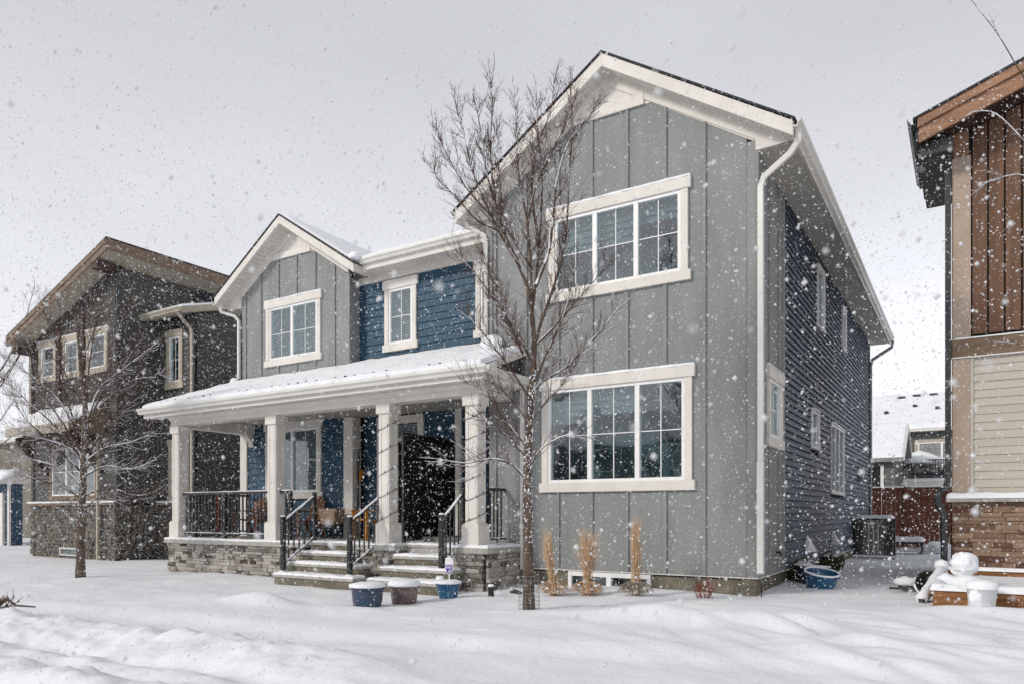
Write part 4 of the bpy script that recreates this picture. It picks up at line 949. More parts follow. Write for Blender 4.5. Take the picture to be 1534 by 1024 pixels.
def tree(name, label, base, limbs, trunk_r, seed, depth_spread, tw=(.28, .55), per=11, snowy=(), snowp=.12, group=None, lim_r=.022, trunk_snow=True, up=.5, dens=1.0, snow_dense=False):
    rnd = random.Random(seed); base = Vector(base)
    T = Thing(name, label, 'tree', base, group)
    def W3(u, z, dw): q = base+CR*u+CW*dw; return Vector((q.x, q.y, z))
    tp = [W3(u, z, 0) for u, z in limbs['trunk']]; tp = catmull(tp, 4); n = len(tp)
    rr = [trunk_r*(1.12 if i < 2 else 1)*(1-.72*i/n)+.004*rnd.uniform(-1, 1) for i in range(n)]
    T.part('trunk', MB().tube(tp, rr, 12), M['bark'], smooth=True)
    sn = MB(); tm = MB()
    crown = T.part('crown', None, None)
    def near_trunk(z):
        for a, b in zip(tp, tp[1:]):
            if a.z <= z <= b.z: return (z-a.z)/(b.z-a.z+1e-9), a, b
        return 0, tp[-1], tp[-1]
    made = {}
    for k, pl in limbs.items():
        if k == 'trunk': continue
        sp = rnd.uniform(-1, 1)*depth_spread; L_ = len(pl)
        # root depth: find the already built limb that passes closest to the first point
        best = (9, 0)
        for mk, mp_ in made.items():
            for (q, qd) in mp_:
                dd = abs(q[0]-pl[0][0])+abs(q[1]-pl[0][1])
                if dd < best[0]: best = (dd, qd)
        d0 = best[1] if best[0] < .08 else 0
        pts = []; rec = []
        for i, (u, z) in enumerate(pl):
            dw = d0+(sp)*(i/(L_-1))**1.2; pts.append(W3(u, z, dw)); rec.append(((u, z), dw))
        made[k] = rec
        pts = catmull(pts, 4); m = len(pts)
        length = sum((b-a).length for a, b in zip(pts, pts[1:]))
        r0 = lim_r*min(1.25, .45+length*.28)
        rad = [r0*(1-.84*(i/(m-1))**.8) for i in range(m)]
        T.part('branch', MB().tube(pts, rad, 6), M['bark'], crown, smooth=True)
        heavy = k in snowy
        if heavy:
            q = [p+Vector((0, 0, rad[i]*.9+.004)) for i, p in enumerate(pts)]
            sn.tube(q, [rad[i]*.7*rnd.uniform(.4, 1.5)+.003 for i in range(m)], 6)
        else:
            for i in range(m-1):
                if rnd.random() < .4: sn.tube([pts[i]+Vector((0, -.003, rad[i]*.7)), pts[i+1]+Vector((0, -.003, rad[i]*.7))], rad[i]*.75, 4)
        cnt = int(per*length*dens)
        for j in range(cnt):
            t = rnd.uniform(.12, 1.0)*(m-1); i = min(m-2, int(t)); p = pts[i].lerp(pts[i+1], t-i); seg = (pts[i+1]-pts[i]).normalized()
            side = seg.cross(Vector((rnd.gauss(0, 1), rnd.gauss(0, 1), rnd.gauss(0, 1)))).normalized(); an = rnd.uniform(.4, .85)
            twig(tm, rnd, p, seg*math.cos(an)+side*math.sin(an), rnd.uniform(*tw)*(1-.45*t/m), .0040, 2 if rnd.random() < .35 else 1, (sn, .75 if heavy else snowp), up, 1.0)
        twig(tm, rnd, pts[-1], (pts[-1]-pts[-2]), .22, rad[-1], 1, None, up)
    T.part('twigs', tm, M['twig'], crown, kind='stuff')
    if trunk_snow:      # wind-driven snow stuck on the bark
        for i in range(int((90 if snow_dense else 60)*len(tp)/10)):
            t = (.2+.5*rnd.random())*(n-2); i0 = int(t); p = tp[i0].lerp(tp[i0+1], t-i0); a = rnd.uniform(-2.6, .2)
            rad = rr[i0]; d = CR*math.cos(a)+CW*math.sin(a)
            if p.z < base.z+.5: continue
            q = p+d*rad*.97; e = rnd.uniform(.004, .011)
            sn.blob(q, e, e, e*rnd.uniform(.8, 2.2), i, .4, 6, 4)
    T.part('snow_on_branches', sn, M['snow'], crown, kind='stuff')
    return T
main = {
'trunk':[(0.0,-0.11),(-0.01,0.49),(-0.02,1.05),(-0.02,1.68),(0.0,2.15),(0.03,2.62),(0.06,3.1),(0.03,3.49),(-0.02,3.81)],
'a':[(-0.02,3.81),(-0.13,4.08),(-0.28,4.44),(-0.38,4.76),(-0.44,5.15),(-0.46,5.62),(-0.44,6.1),(-0.47,6.43)],
'b':[(-0.13,4.08),(-0.34,4.44),(-0.52,4.83),(-0.68,5.23),(-0.77,5.62),(-0.88,6.04)],
'c':[(-0.28,4.44),(-0.46,4.68),(-0.73,4.99),(-0.96,5.39),(-1.13,5.78)],
'd':[(0.03,3.49),(0.02,4.04),(-0.02,4.52),(-0.08,4.91),(-0.14,5.31),(-0.14,5.6),(-0.17,5.95)],
'e':[(0.03,3.49),(0.08,3.89),(0.12,4.28),(0.15,4.83),(0.15,5.31),(0.1,5.78),(0.09,6.2)],
'f':[(0.08,3.81),(0.23,4.2),(0.28,4.6),(0.33,5.07),(0.45,5.47),(0.61,5.7),(0.80,5.95)],
'g':[(0.12,4.28),(0.06,4.68),(0.03,5.07),(0.06,5.39),(0.25,5.86),(0.29,6.2)],
'h':[(0.06,3.1),(0.15,3.41),(0.29,3.81),(0.39,4.2),(0.45,4.6),(0.47,5.07),(0.51,5.7),(0.49,6.2)],
'i':[(-0.38,4.48),(-0.62,4.6),(-0.89,4.91),(-1.10,5.13),(-1.15,5.38)],
'j':[(0.03,2.55),(0.17,2.7),(0.45,2.88),(0.77,3.22),(1.08,3.60)],
'k':[(0.06,3.1),(0.29,3.33),(0.53,3.61),(0.77,3.89),(0.96,4.12)],
'l':[(0.02,2.47),(-0.18,2.78),(-0.42,3.1),(-0.62,3.33),(-0.73,3.49)],
'm':[(-0.02,1.52),(-0.22,1.72),(-0.46,1.77),(-0.73,1.72),(-1.05,1.76)],
'n':[(-0.02,1.76),(-0.18,1.99),(-0.38,2.15),(-0.62,2.31)],
'o':[(-0.01,1.68),(0.15,1.9),(0.37,2.03),(0.54,2.07)],
'p':[(0.02,2.15),(-0.14,2.39),(-0.3,2.55),(-0.51,2.7)],
'q':[(0.05,2.78),(-0.1,3.06),(-0.22,3.41),(-0.34,3.73),(-0.46,3.97)],
'r':[(-0.28,4.44),(-0.4,4.83),(-0.51,5.23),(-0.56,5.62),(-0.64,6.08)],
's':[(0.02,4.04),(-0.22,4.44),(-0.32,4.83),(-0.36,5.31),(-0.38,5.7)],
't':[(-0.02,4.52),(0.06,4.91),(0.23,5.31),(0.41,5.62),(0.54,5.95)],
'u':[(0.05,2.75),(-0.14,3.15),(-0.38,3.7),(-0.55,4.2)],'v':[(0.03,2.6),(0.22,3.05),(0.42,3.5),(0.55,4.1)],'w':[(0.0,2.2),(0.2,2.45),(0.42,2.7),(0.6,3.0)],'x':[(0.05,2.9),(-0.2,3.35),(-0.6,3.95),(-0.9,4.3)],'y':[(-0.01,1.9),(-0.25,2.2),(-0.5,2.55),(-0.8,2.75)]}
TM = tree('bare_tree', 'tall bare young tree with snow on its limbs in front of the grey gable', (-1.88, -3.06, -.06), main, .068, 5, .28, snowy=('f', 'm', 'j', 'o'), per=28, lim_r=.018, up=.6, tw=(.2, .46))
left = {
'trunk':[(0.0,-0.25),(0.01,0.72),(0.04,1.5),(0.07,2.28),(0.1,3.06),(0.03,3.84),(-0.04,4.62),(-0.1,5.0)],
'a':[(0.03,2.15),(-0.26,2.44),(-0.78,2.61),(-1.2,2.8)],'b':[(0.05,1.63),(-0.26,1.95),(-0.78,2.15),(-1.2,2.26)],
'c':[(0.0,1.44),(-0.33,1.66),(-0.91,1.84),(-1.46,2.05)],'d':[(0.1,2.15),(0.52,2.41),(1.04,2.51),(1.5,2.7)],
'e':[(0.09,1.87),(0.52,2.05),(1.04,1.99),(1.56,2.18)],'f':[(0.08,1.48),(0.59,1.63),(1.17,1.48),(1.59,1.57)],
'g':[(0.1,2.8),(0.39,3.52),(0.85,3.88),(1.63,4.43)],'h':[(0.13,2.93),(0.59,3.39),(1.04,3.68),(1.69,3.82)],
'i':[(0.1,3.19),(-0.26,3.84),(-0.46,4.62),(-0.6,5.2)],'j':[(0.0,4.1),(0.26,4.62),(0.4,5.1)],
'k':[(0.07,2.54),(-0.39,3.32),(-0.78,3.71),(-1.37,4.17)],'l':[(0.08,1.24),(0.39,1.44),(0.91,1.37),(1.37,1.48)],
'm':[(0.1,2.8),(0.59,3.84),(0.78,4.62),(1.0,5.1)],'n':[(0.07,2.15),(-0.46,2.8),(-1.04,3.32),(-1.56,3.84)],
'o':[(0.03,1.11),(-0.2,1.31),(-0.39,1.35)],'u':[(0.09,2.0),(0.4,2.3),(0.7,2.9),(0.9,3.3)],'v':[(0.06,2.3),(-0.3,2.9),(-0.6,3.5),(-0.8,4.4)],
'w':[(0.1,2.6),(0.3,3.3),(0.75,4.0),(1.1,4.7)],'x':[(0.1,2.4),(-0.2,3.2),(-0.35,4.1),(-0.3,5.3)],'y':[(0.1,2.2),(0.5,2.8),(1.0,3.3),(1.3,4.0)],'z':[(0.06,1.9),(-0.5,2.5),(-1.0,3.0),(-1.2,3.6)],'aa':[(0.1,3.0),(0.2,3.9),(0.35,4.8),(0.3,5.5)]}
tree('bare_tree', 'smaller bare tree with snow lined branches before the dark brown house', (-12.15, -2.88, -.22), left, .085, 9, .35, snowy=('a', 'b', 'd', 'e', 'g', 'k'), per=26, lim_r=.021, snowp=.22, up=.45, tw=(.3, .6))
back = {'trunk':[(0,-.3),(0,2),(.1,4)],'a':[(.1,3.0),(.9,3.6),(1.8,4.4),(2.6,5.4)],'b':[(.1,3.8),(.8,5.5),(1.2,7.2),(1.3,8.8)],'c':[(.1,3.4),(1.0,5.0),(1.9,6.6),(2.5,8.2)],
 'd':[(0,2.5),(-1.2,3.6),(-2.2,4.3)],'e':[(.1,4),(.2,6),(.1,7.8),(-.1,9.2)],'f':[(.1,3.6),(1.3,5.2),(2.5,6.6),(3.4,8.0)],'g':[(0,2.0),(1,3.1),(2,3.9),(3.0,4.6)],'h':[(.1,3.8),(1.5,6.0),(2.4,7.6),(2.9,9.3)]}
tree('background_tree', 'bare tree beyond the dark brown house, branches entering at left edge', (-28.6, 1.2, -.3), back, .12, 3, .8, per=5, lim_r=.035, tw=(.6, 1.2), trunk_snow=False, snowp=0)
rt = {'trunk':[(0,-.1),(0,2.5),(-.1,4.2)],'a':[(-.1,4.2),(-.6,5.3),(-1.05,6.0),(-1.36,6.5),(-1.53,6.79),(-1.64,6.95),(-1.89,7.27),(-2.1,7.6)],'b':[(-.1,3.9),(-.7,4.9),(-1.25,5.56),(-1.6,5.90),(-1.85,5.93),(-1.95,5.88)],
 'c':[(-.05,3.6),(-.6,4.5),(-1.2,5.15),(-1.75,5.08)],'d':[(-.1,4.2),(.3,5.5),(.5,6.8)],'e':[(0,3),(.6,4.2),(1,5)],'f':[(-.7,4.9),(-1.2,5.9),(-1.28,6.45)],'g':[(-.05,2.6),(-.8,3.0),(-1.3,3.15),(-1.75,3.2)]}
tree('street_tree', 'bare branches of a tree reaching in from the right edge', (4.15, .85, -.1), rt, .09, 13, .0, per=1.6, lim_r=.010, tw=(.2, .45), snowy=('b', 'c'), trunk_snow=False)

# wire guard round the main tree
g = MB(); cx, cy = -1.88, -3.06
for k in range(14):
    a = 2*math.pi*k/14; g.tube([(cx+.125*math.cos(a), cy+.125*math.sin(a), gz(cx, cy)-.04), (cx+.12*math.cos(a), cy+.12*math.sin(a), gz(cx, cy)+.40)], .0022, 3)
for z in np.arange(.0, .41, .05):
    g.tube([(cx+.122*math.cos(t), cy+.122*math.sin(t), gz(cx, cy)+z) for t in [2*math.pi*k/14 for k in range(15)]], .0022, 3)
single('wire_tree_guard', g, M['ac_grey'], 'wire mesh guard around the base of the tall bare tree', 'tree guard')

# ------------------------------------------------------------------ plants
def grass_clump(x, y, h, n, seed, label, lean=(0, 0), spread=.1):
    rnd = random.Random(seed); z0 = gz(x, y)-.02; T = Thing('ornamental_grass', label, 'grass clump', (x, y, z0), 'dry ornamental grasses along the grey wall')
    mb = MB()
    for i in range(n):
        a = rnd.uniform(0, 6.28); r = abs(rnd.gauss(0, .04)); p = Vector((x+r*math.cos(a), y+r*math.sin(a), z0)); hh = h*rnd.uniform(.6, 1.0)
        tx = x+lean[0]+rnd.gauss(0, spread*.8); ty = y+lean[1]+rnd.gauss(0, spread*.55); pts = [p]
        for k in range(1, 6):
            t = k/5; pts.append(Vector((p.x+(tx-p.x)*t**1.6, p.y+(ty-p.y)*t**1.6, z0+hh*t)))
        mb.tube(pts, [.0024, .0022, .0019, .0017, .0030, .0008], 3, cap=False)
    T.part('stalks', mb, M['grass'], kind='stuff')
    lb = MB()
    for i in range(int(n*1.1)):     # drooping dead leaves at the foot
        a = rnd.uniform(0, 6.28); l = rnd.uniform(.08, .26); c = Vector((math.cos(a), math.sin(a), 0)); p = Vector((x, y, z0+.04))
        lb.tube([p, p+c*l*.4+Vector((0, 0, l*.75)), p+c*l*.8+Vector((0, 0, l*.55)), p+c*l*1.05+Vector((0, 0, l*.15))], [.005, .006, .004, .002], 3, cap=False)
    T.part('dead_leaves', lb, M['leaf' if n % 2 else 'grass'], kind='stuff')
    s = MB()
    for i in range(60): s.blob((x+rnd.gauss(0, .09), y+rnd.gauss(0, .07), z0+(rnd.uniform(.05, .22) if i % 2 else rnd.uniform(.2, h*.9))), *(((.03, .03, .016)) if i % 2 else (.012, .012, .009)), i, .4, 6, 4)
    T.part('snow_cover', s, M['snow'], kind='stuff')
grass_clump(-2.60, -1.15, 1.05, 120, 1, 'dry tan grass clump leaning left, closest to the tree', (-.12, 0), .07)
grass_clump(-2.14, -.98, 1.02, 190, 2, 'widest dry tan grass clump, standing before the basement window', (0, 0), .12)
grass_clump(-1.42, -.92, 1.16, 171, 3, 'tallest dry tan grass clump with a matted leafy foot', (0, 0), .06)
rnd = random.Random(5); T = Thing('red_twig_shrub', 'small bare shrub of reddish twigs poking through the snow', 'shrub', (-.55, -.62, 0))
mb = MB(); sm = MB()
for i in range(26): twig(mb, rnd, Vector((-.55+rnd.gauss(0, .06), -.62+rnd.gauss(0, .05), gz(-.5, -.6)-.03)), Vector((rnd.gauss(0, .6), rnd.gauss(0, .5), 1)), rnd.uniform(.18, .33), .005, 1, (sm, .4), .3)
T.part('twigs', mb, M['rust'], kind='stuff'); T.part('snow_cover', sm, M['snow'], kind='stuff')
for i, (x, y, lab) in enumerate(((.22, 2.35, 'low yellow green shrub against the navy wall behind the blue pots'), (.22, 5.2, 'dark evergreen shrub against the navy wall near the air conditioner'))):
    T = Thing('evergreen_shrub', lab, 'shrub', (x, y, 0)); leafy(T, 'foliage', (x, y, .17), .22, .5, .24, 1500, .03, 'evergreen', 40+i)
    T.part('stem', MB().tube([(x, y, -.1), (x, y, .25)], .02, 5), M['bark'])
    T.part('snow_cover', snow_patch(flat(.30), x-.12, x+.14, y-.3, y+.25, .07, .04, .1, seed=i), M['snow'], smooth=True)

# ------------------------------------------------------------------ pots and front yard bits
def pot(name, x, y, r, h, m, label, z=None, taper=.78, snow=.06, tilt=None, group=None, rim=.02, empty=False):
    z0 = gz(x, y)-.03 if z is None else z
    T = Thing(name, label, 'plant pot', (0, 0, 0), group)
    rb = r*taper; o = T.o
    prof = [(0, 0), (rb*.92, 0), (rb, .015), (rb+(r-rb)*.45, h*.35), (r-.006, h*.78), (r-.002, h*.86), (r+rim, h*.88), (r+rim+.004, h*.97), (r+rim-.004, h), (r-.012, h), (r-.02, h*.9), (0, h*.88)]
    T.part('bowl', MB().lathe(prof, n=36), M[m], smooth=True)
    if not empty:
        q = [(r+rim+.006, h-.006), (r+rim+.012, h+.012), (r+rim-.004, h+snow*.65), (r*.8, h+snow*.95), (r*.4, h+snow*1.05), (0, h+snow*1.08)]
        mb = MB().lathe(q, n=36); mb.v = [(a, b, c+.008*mnoise.noise(Vector((a*9+x, b*9, 0)))) for a, b, c in mb.v]
        T.part('snow_cover', mb, M['snow'], smooth=True)
    else:
        T.part('snow_cover', MB().tube([((r+rim*.5)*math.cos(t), (r+rim*.5)*math.sin(t), h+.006) for t in [2*math.pi*k/30 for k in range(31)]], .016, 6), M['snow'], smooth=True)
        T.part('snow_fill', MB().lathe([(r*.9, h*.6), (r*.5, h*.62), (0, h*.64)], n=24), M['snow'], smooth=True)
    o.location = (x, y, z0)
    if tilt: o.rotation_euler = tilt
    return T
pot('plant_pot', -4.30, -3.22, .215, .30, 'pot_navy', 'snow topped navy and purple glazed pot, frontmost by the steps', taper=.84, snow=.05)
pot('plant_pot', -4.19, -2.60, .20, .29, 'pot_taupe', 'snow topped taupe glazed pot between the navy and blue ones', taper=.82, snow=.07)
pot('plant_pot', -3.98, -1.86, .175, .25, 'pot_blue', 'snow topped bright blue pot holding the purple sign', taper=.72, snow=.04)
pot('blue_bowl_pot', .62, 1.28, .235, .26, 'pot_blue', 'open blue bowl pot leaning against the other beside navy wall', z=.0, taper=.8, tilt=(R(9), R(9), 0), empty=True)
pot('blue_bowl_pot', .42, 1.86, .235, .30, 'pot_navy', 'darker open bowl pot tucked behind the blue one by the wall', z=.0, taper=.8, tilt=(R(-3), R(2), 0), empty=True)
# shield sign on a stake
sx, sy, sz = -3.95, -1.87, gz(-3.98, -1.86)+.22
T = Thing('yard_sign', 'white and purple shield shaped yard sign standing in the blue pot', 'sign', (0, 0, 0))
Fs = lambda u, v, d: (u, -d, v)
T.part('stake', MB().tube([(0, 0, 0), (0, 0, .2)], .009, 6), M['vinyl'])
T.part('sign_plate', MB().prism(Fs, [(-.062, .34), (-.062, .27), (-.055, .19), (-.035, .135), (0, .10), (.035, .135), (.055, .19), (.062, .27), (.062, .34), (0, .352)], -.004, .004), M['white_print'])
T.part('purple_field', MB().prism(Fs, [(-.052, .262), (-.048, .195), (-.030, .145), (0, .115), (.030, .145), (.048, .195), (.052, .272)], .0045, .0065), M['purple'])
pr_ = MB()
pr_.prism(Fs, [(-.044, .240), (.044, .248), (.044, .256), (-.044, .248)], .007, .008)
for i in range(6): pr_.fbox(Fs, -.040+i*.0135, -.031+i*.0135, .212, .232, .007, .008)
for i in range(7): pr_.fbox(Fs, -.036+i*.0105, -.030+i*.0105, .2905, .299, .0045, .0055)
T.part('sign_print', pr_, M['white_print'])
T.part('emblem', MB().tube([Fs(-.014, .175, .008), Fs(-.012, .15, .008), Fs(0, .135, .008), Fs(.012, .15, .008), Fs(.014, .175, .008)], .003, 4), M['white_print'])
T.part('snow_cover', MB().blob((0, 0, .352), .062, .014, .02, 4), M['snow'], smooth=True)
T.o.location = (sx, sy, sz); T.o.rotation_euler = (0, 0, R(14))
# small path light
T = Thing('path_light', 'small black garden path light in the snow beside stone pier', 'garden light', (-3.38, -1.62, 0)); z = gz(-3.38, -1.62)
T.part('lamp_body', MB().lathe([(0, 0), (.042, .0), (.045, .02), (.042, .13), (.05, .135), (.05, .16), (.0, .165)], (-3.38, -1.62, z-.02), 14), M['iron'], smooth=True)
T.part('snow_cover', MB().blob((-3.38, -1.62, z+.155), .05, .05, .025, 2), M['snow'], smooth=True)
T = Thing('downspout_elbow', 'short dark drain elbow lying at the stone pier foot', 'drain pipe', (-3.3, -1.1, 0)); z = gz(-3.3, -1.1)
T.part('pipe', MB().tube([(-3.42, -1.0, z+.03), (-3.3, -1.05, z+.03), (-3.2, -1.08, z+.01)], .035, 8), M['iron'])
# fallen branch and wire at the left edge
rnd = random.Random(8); T = Thing('fallen_branch', 'dark fallen branch half buried in snow at lower left', 'branch', (-8.3, -5.9, -.15)); mb = MB(); zz = gz(-8.2, -5.9)+.05
for i in range(9): twig(mb, rnd, Vector((-8.30+rnd.uniform(-.1, .1), -5.9+rnd.uniform(-.1, .1), zz)), Vector((rnd.gauss(0, 1), rnd.gauss(0, 1), .7)), rnd.uniform(.15, .32), .013, 1, None, .1)
T.part('twigs', mb, M['bark'], kind='stuff')
T.part('branch', MB().tube([(-8.5, -6.0, zz-.02), (-8.3, -5.9, zz+.06), (-8.22, -5.85, zz+.13), (-8.1, -5.8, zz+.04), (-7.8, -5.7, zz+.03)], [.04, .035, .03, .015, .01], 7), M['bark'])

# ------------------------------------------------------------------ things on the porch
T = Thing('privacy_screen', 'tall black fabric privacy screen standing on the porch by the door', 'screen', (-6.12, .5, .6))
X_ = -6.15
T.part('fabric_panel', MB().box(X_-.01, X_+.01, -.30, 1.18, .64, 2.56), M['mesh_black'])
for y in (-.32, 1.20): T.part('frame_post', MB().box(X_-.022, X_+.022, y-.022, y+.022, .6, 2.60), M['iron'])
T.part('frame_rail', MB().box(X_-.02, X_+.02, -.30, 1.18, 2.56, 2.60), M['iron'])
def adirondack(x, y, rot, m, label, name='porch_chair', group=None, n=5):
    T = Thing(name, label, 'chair', (0, 0, 0), group)
    for i in range(n):
        u = -.22+.44*i/(n-1); T.part('back_slat', MB().hexa([(u-.04, .16, .34), (u+.04, .16, .34), (u+.04, .18, .34), (u-.04, .18, .34), (u-.045, .36, .92-.05*abs(i-n//2)), (u+.045, .36, .92-.05*abs(i-n//2)), (u+.045, .38, .92-.05*abs(i-n//2)), (u-.045, .38, .92-.05*abs(i-n//2))]), M[m])
    for i in range(5): T.part('seat_slat', MB().box(-.26, .26, -.32+i*.1, -.235+i*.1, .40-i*.012, .42-i*.012), M[m])
    for s in (-1, 1):
        T.part('armrest', MB().box(s*.32-.05, s*.32+.05, -.38, .24, .58, .605), M[m]); T.part('leg', MB().box(s*.29-.025, s*.29+.025, -.35, -.28, 0, .58), M[m]); T.part('leg', MB().hexa([(s*.29-.02, .30, 0), (s*.29+.02, .30, 0), (s*.29+.02, .37, 0), (s*.29-.02, .37, 0), (s*.29-.02, .10, .40), (s*.29+.02, .10, .40), (s*.29+.02, .2, .40), (s*.29-.02, .2, .40)]), M[m])
    T.part('back_rail', MB().box(-.27, .27, .25, .28, .58, .64), M[m])
    T.o.location = (x, y, FL); T.o.rotation_euler[2] = rot; return T
adirondack(-11.2, .45, R(15), 'wood', 'brown wooden slat chair behind the porch railing, farther from the steps')
adirondack(-9.75, .62, R(-12), 'wood', 'brown wooden slat chair below the porch window, nearer the steps')
adirondack(-7.65, .55, R(-20), 'amber', 'amber orange slat chair standing behind the stair rail near door')
T = Thing('rolled_umbrella', 'rust red rolled umbrella standing at the left porch corner', 'umbrella', (-11.75, -.1, FL))
T.part('canopy', MB().lathe([(.01, .1), (.055, .16), (.075, .5), (.06, .8), (.03, .95), (0, 1.0)], (-11.75, -.1, FL), 10), M['rust']); T.part('pole', MB().tube([(-11.75, -.1, FL), (-11.75, -.1, FL+1.06)], .014, 6), M['iron'])
T = Thing('wicker_planter', 'tan wicker planter box on a black stand under the porch window', 'planter', (-9.1, .75, FL))
bx, by = -9.02, .70
T.part('basket', MB().hexa([(bx-.19, by-.12, .90), (bx+.19, by-.12, .90), (bx+.19, by+.12, .90), (bx-.19, by+.12, .90), (bx-.26, by-.16, 1.24), (bx+.26, by-.16, 1.24), (bx+.26, by+.16, 1.24), (bx-.26, by+.16, 1.24)]), M['wicker'], bevel=.01)
for sx_, sy_ in ((-1, -1), (-1, 1), (1, -1), (1, 1)): T.part('leg', MB().box(bx+sx_*.16-.012, bx+sx_*.16+.012, by+sy_*.1-.012, by+sy_*.1+.012, FL, .9), M['iron'])
T.part('stand_top', MB().box(bx-.24, bx+.24, by-.14, by+.14, .87, .90), M['iron'])
T = Thing('hanging_lantern', 'small orange lantern hanging from the porch ceiling by the door', 'lantern', (-8.62, 1.15, 1.9))
T.part('lantern_body', MB().lathe([(.0, -.14), (.02, -.13), (.04, -.06), (.085, .02), (.09, .09), (.05, .12), (.0, .13)], (-8.62, 1.15, 1.95), 12), M['amber'], smooth=True)
T.part('chain', MB().tube([(-8.62, 1.15, 2.07), (-8.62, 1.15, 3.23)], .005, 4), M['iron'])
T = Thing('porch_post', 'thin black metal pole standing on the porch beside the orange lantern', 'post', (-8.5, .9, FL))
T.part('pole', MB().tube([(-8.5, .95, FL), (-8.5, .95, 2.0), (-8.47, .95, 2.5)], .03, 6), M['iron'])
def string_lights(xc, label, turns, seed):
    rnd = random.Random(seed); yc = -.835; T = Thing('string_lights', label, 'string lights', (xc, yc, FL))
    pts = []; h = .135; n = turns*32
    for i in range(n+1):
        t = i/32; z = 1.0+(2.95-1.0)*i/n; a = (t % 1)*4; k = int(a); f = a-k
        c = [(-h, -h), (h, -h), (h, h), (-h, h)]; p = c[k]; q = c[(k+1) % 4]; pts.append((xc+p[0]+(q[0]-p[0])*f, yc+p[1]+(q[1]-p[1])*f, z))
    T.part('wire', MB().tube(pts, .005, 5), M['iron'])
    b = MB()
    for i in range(3, n, 6):
        p = pts[i]; b.tube([p, (p[0]+rnd.uniform(-.01, .01), p[1]-.010, p[2]+.035)], [.008, .005], 5)
    T.part('bulbs', b, M['iron'], kind='stuff')
string_lights(-6.05, 'dark string lights wound round the porch column left of the door', 5, 1)
string_lights(-4.20, 'dark string lights wound round the right corner porch column', 6, 2)

# ------------------------------------------------------------------ side yard
T = Thing('air_conditioner', 'snow topped grey air conditioner against the navy side wall', 'air conditioner', (.32, 10.3, 0))
ax0, ax1, ay0, ay1 = -.0+.10, .90, 9.85, 10.65
T.part('cabinet', MB().box(ax0+.02, ax1-.02, ay0+.02, ay1-.02, .06, .98), M['ac_grey'], bevel=.02)
for i in range(15):
    x = ax0+.03+i*(ax1-ax0-.06)/14; T.part('louvre', MB().box(x-.014, x+.014, ay0-.004, ay0+.02, .12, .92), M['gutter' if 3 < i < 10 and i % 2 else 'ac_grey' if 2 < i < 12 else 'black_metal'])
for i in range(15):
    y = ay0+.03+i*(ay1-ay0-.06)/14; T.part('louvre', MB().box(ax1-.02, ax1+.004, y-.014, y+.014, .12, .92), M['black_metal'])
for (a, b) in ((ax0, ay0), (ax1, ay0), (ax1, ay1)): T.part('corner_panel', MB().box(a-.03, a+.03, b-.03, b+.03, .06, .99), M['black_metal'])
T.part('top_panel', MB().box(ax0-.01, ax1+.01, ay0-.01, ay1+.01, .98, 1.02), M['black_metal'])
T.part('pad', MB().box(ax0-.08, ax1+.08, ay0-.08, ay1+.08, -.1, .05), M['concrete'])
T.part('snow_cover', snow_patch(flat(1.018), ax0-.02, ax1+.02, ay0-.02, ay1+.02, .07, .05, .07, seed=3), M['snow'], smooth=True)
T.part('snow_cover', snow_patch(flat(.045), ax0-.1, ax1+.1, ay0-.1, ay0-.01, .05, .05, .04, seed=4), M['snow'], smooth=True)
T = Thing('garden_bench', 'low black metal bench under thick snow before the wooden fence', 'bench', (.9, 12.9, 0))
for y in (12.7, 13.2): T.part('seat_rail', MB().box(.2, 1.45, y, y+.04, .28, .33), M['iron'])
for i in range(7): T.part('seat_slat', MB().box(.22+i*.2, .30+i*.2, 12.7, 13.24, .33, .35), M['iron'])
for x in (.25, 1.40):
    for y in (12.72, 13.2): T.part('leg', MB().tube([(x, y, -.05), (x+.03, y, .15), (x, y, .33)], .025, 6), M['iron'])
T.part('snow_cover', snow_patch(flat(.35), .18, 1.47, 12.66, 13.26, .13, .06, .1, seed=3), M['snow'], smooth=True)
T.part('lower_shelf', MB().box(.25, 1.40, 12.75, 13.2, .06, .08), M['iron']); T.part('snow_cover', snow_patch(flat(.08), .22, 1.42, 12.7, 13.22, .10, .06, .1, seed=5), M['snow'], smooth=True)
T = Thing('snow_mound', 'small snow covered dark mound beside the garden bench', 'mound', (1.75, 13.4, 0))
T.part('heap', MB().blob((1.75, 13.5, .0), .42, .3, .26, 4, .5), M['bark'], smooth=True); T.part('snow_cover', MB().blob((1.8, 13.4, .04), .5, .34, .28, 9, .3), M['snow'], smooth=True)
# raised planter bed of cedar
PZ = .30
T = Thing('planter_bed', 'cedar raised garden bed filled with snow below the stone wall', 'planter', (2.9, .7, 0))
px0, px1, py0, py1 = 2.16, 4.4, -.62, 2.35
T.part('front_board', MB().box(px0, px1, py0, py0+.045, -.15, .25), M['cedar'], bevel=.005)
T.part('side_board', MB().box(px0, px0+.045, py0+.046, py1-.046, -.15, .25), M['cedar'], bevel=.005)
T.part('back_board', MB().box(px0, px1, py1-.045, py1, -.15, .30), M['cedar'], bevel=.005)
T.part('soil_fill', MB().box(px0+.05, px1, py0+.05, py1-.05, -.1, .2), M['bark'])
T.part('snow_cover', snow_patch(flat(.198), px0+.05, px1, py0+.05, py1-.05, .03, .08, .1, seed=2), M['snow'], smooth=True)
T.part('snow_cover', snow_patch(flat(.248), px0-.03, px1, py0-.03, py0+.14, .07, .05, .06, seed=3), M['snow'], smooth=True)
T.part('snow_cover', snow_patch(flat(.248), px0-.03, px0+.10, py0+.03, py1, .06, .05, .05, seed=4), M['snow'], smooth=True)
T.part('snow_cover', snow_patch(flat(.298), px0-.02, px1, py1-.07, py1+.03, .05, .05, .04, seed=6), M['snow'], smooth=True)
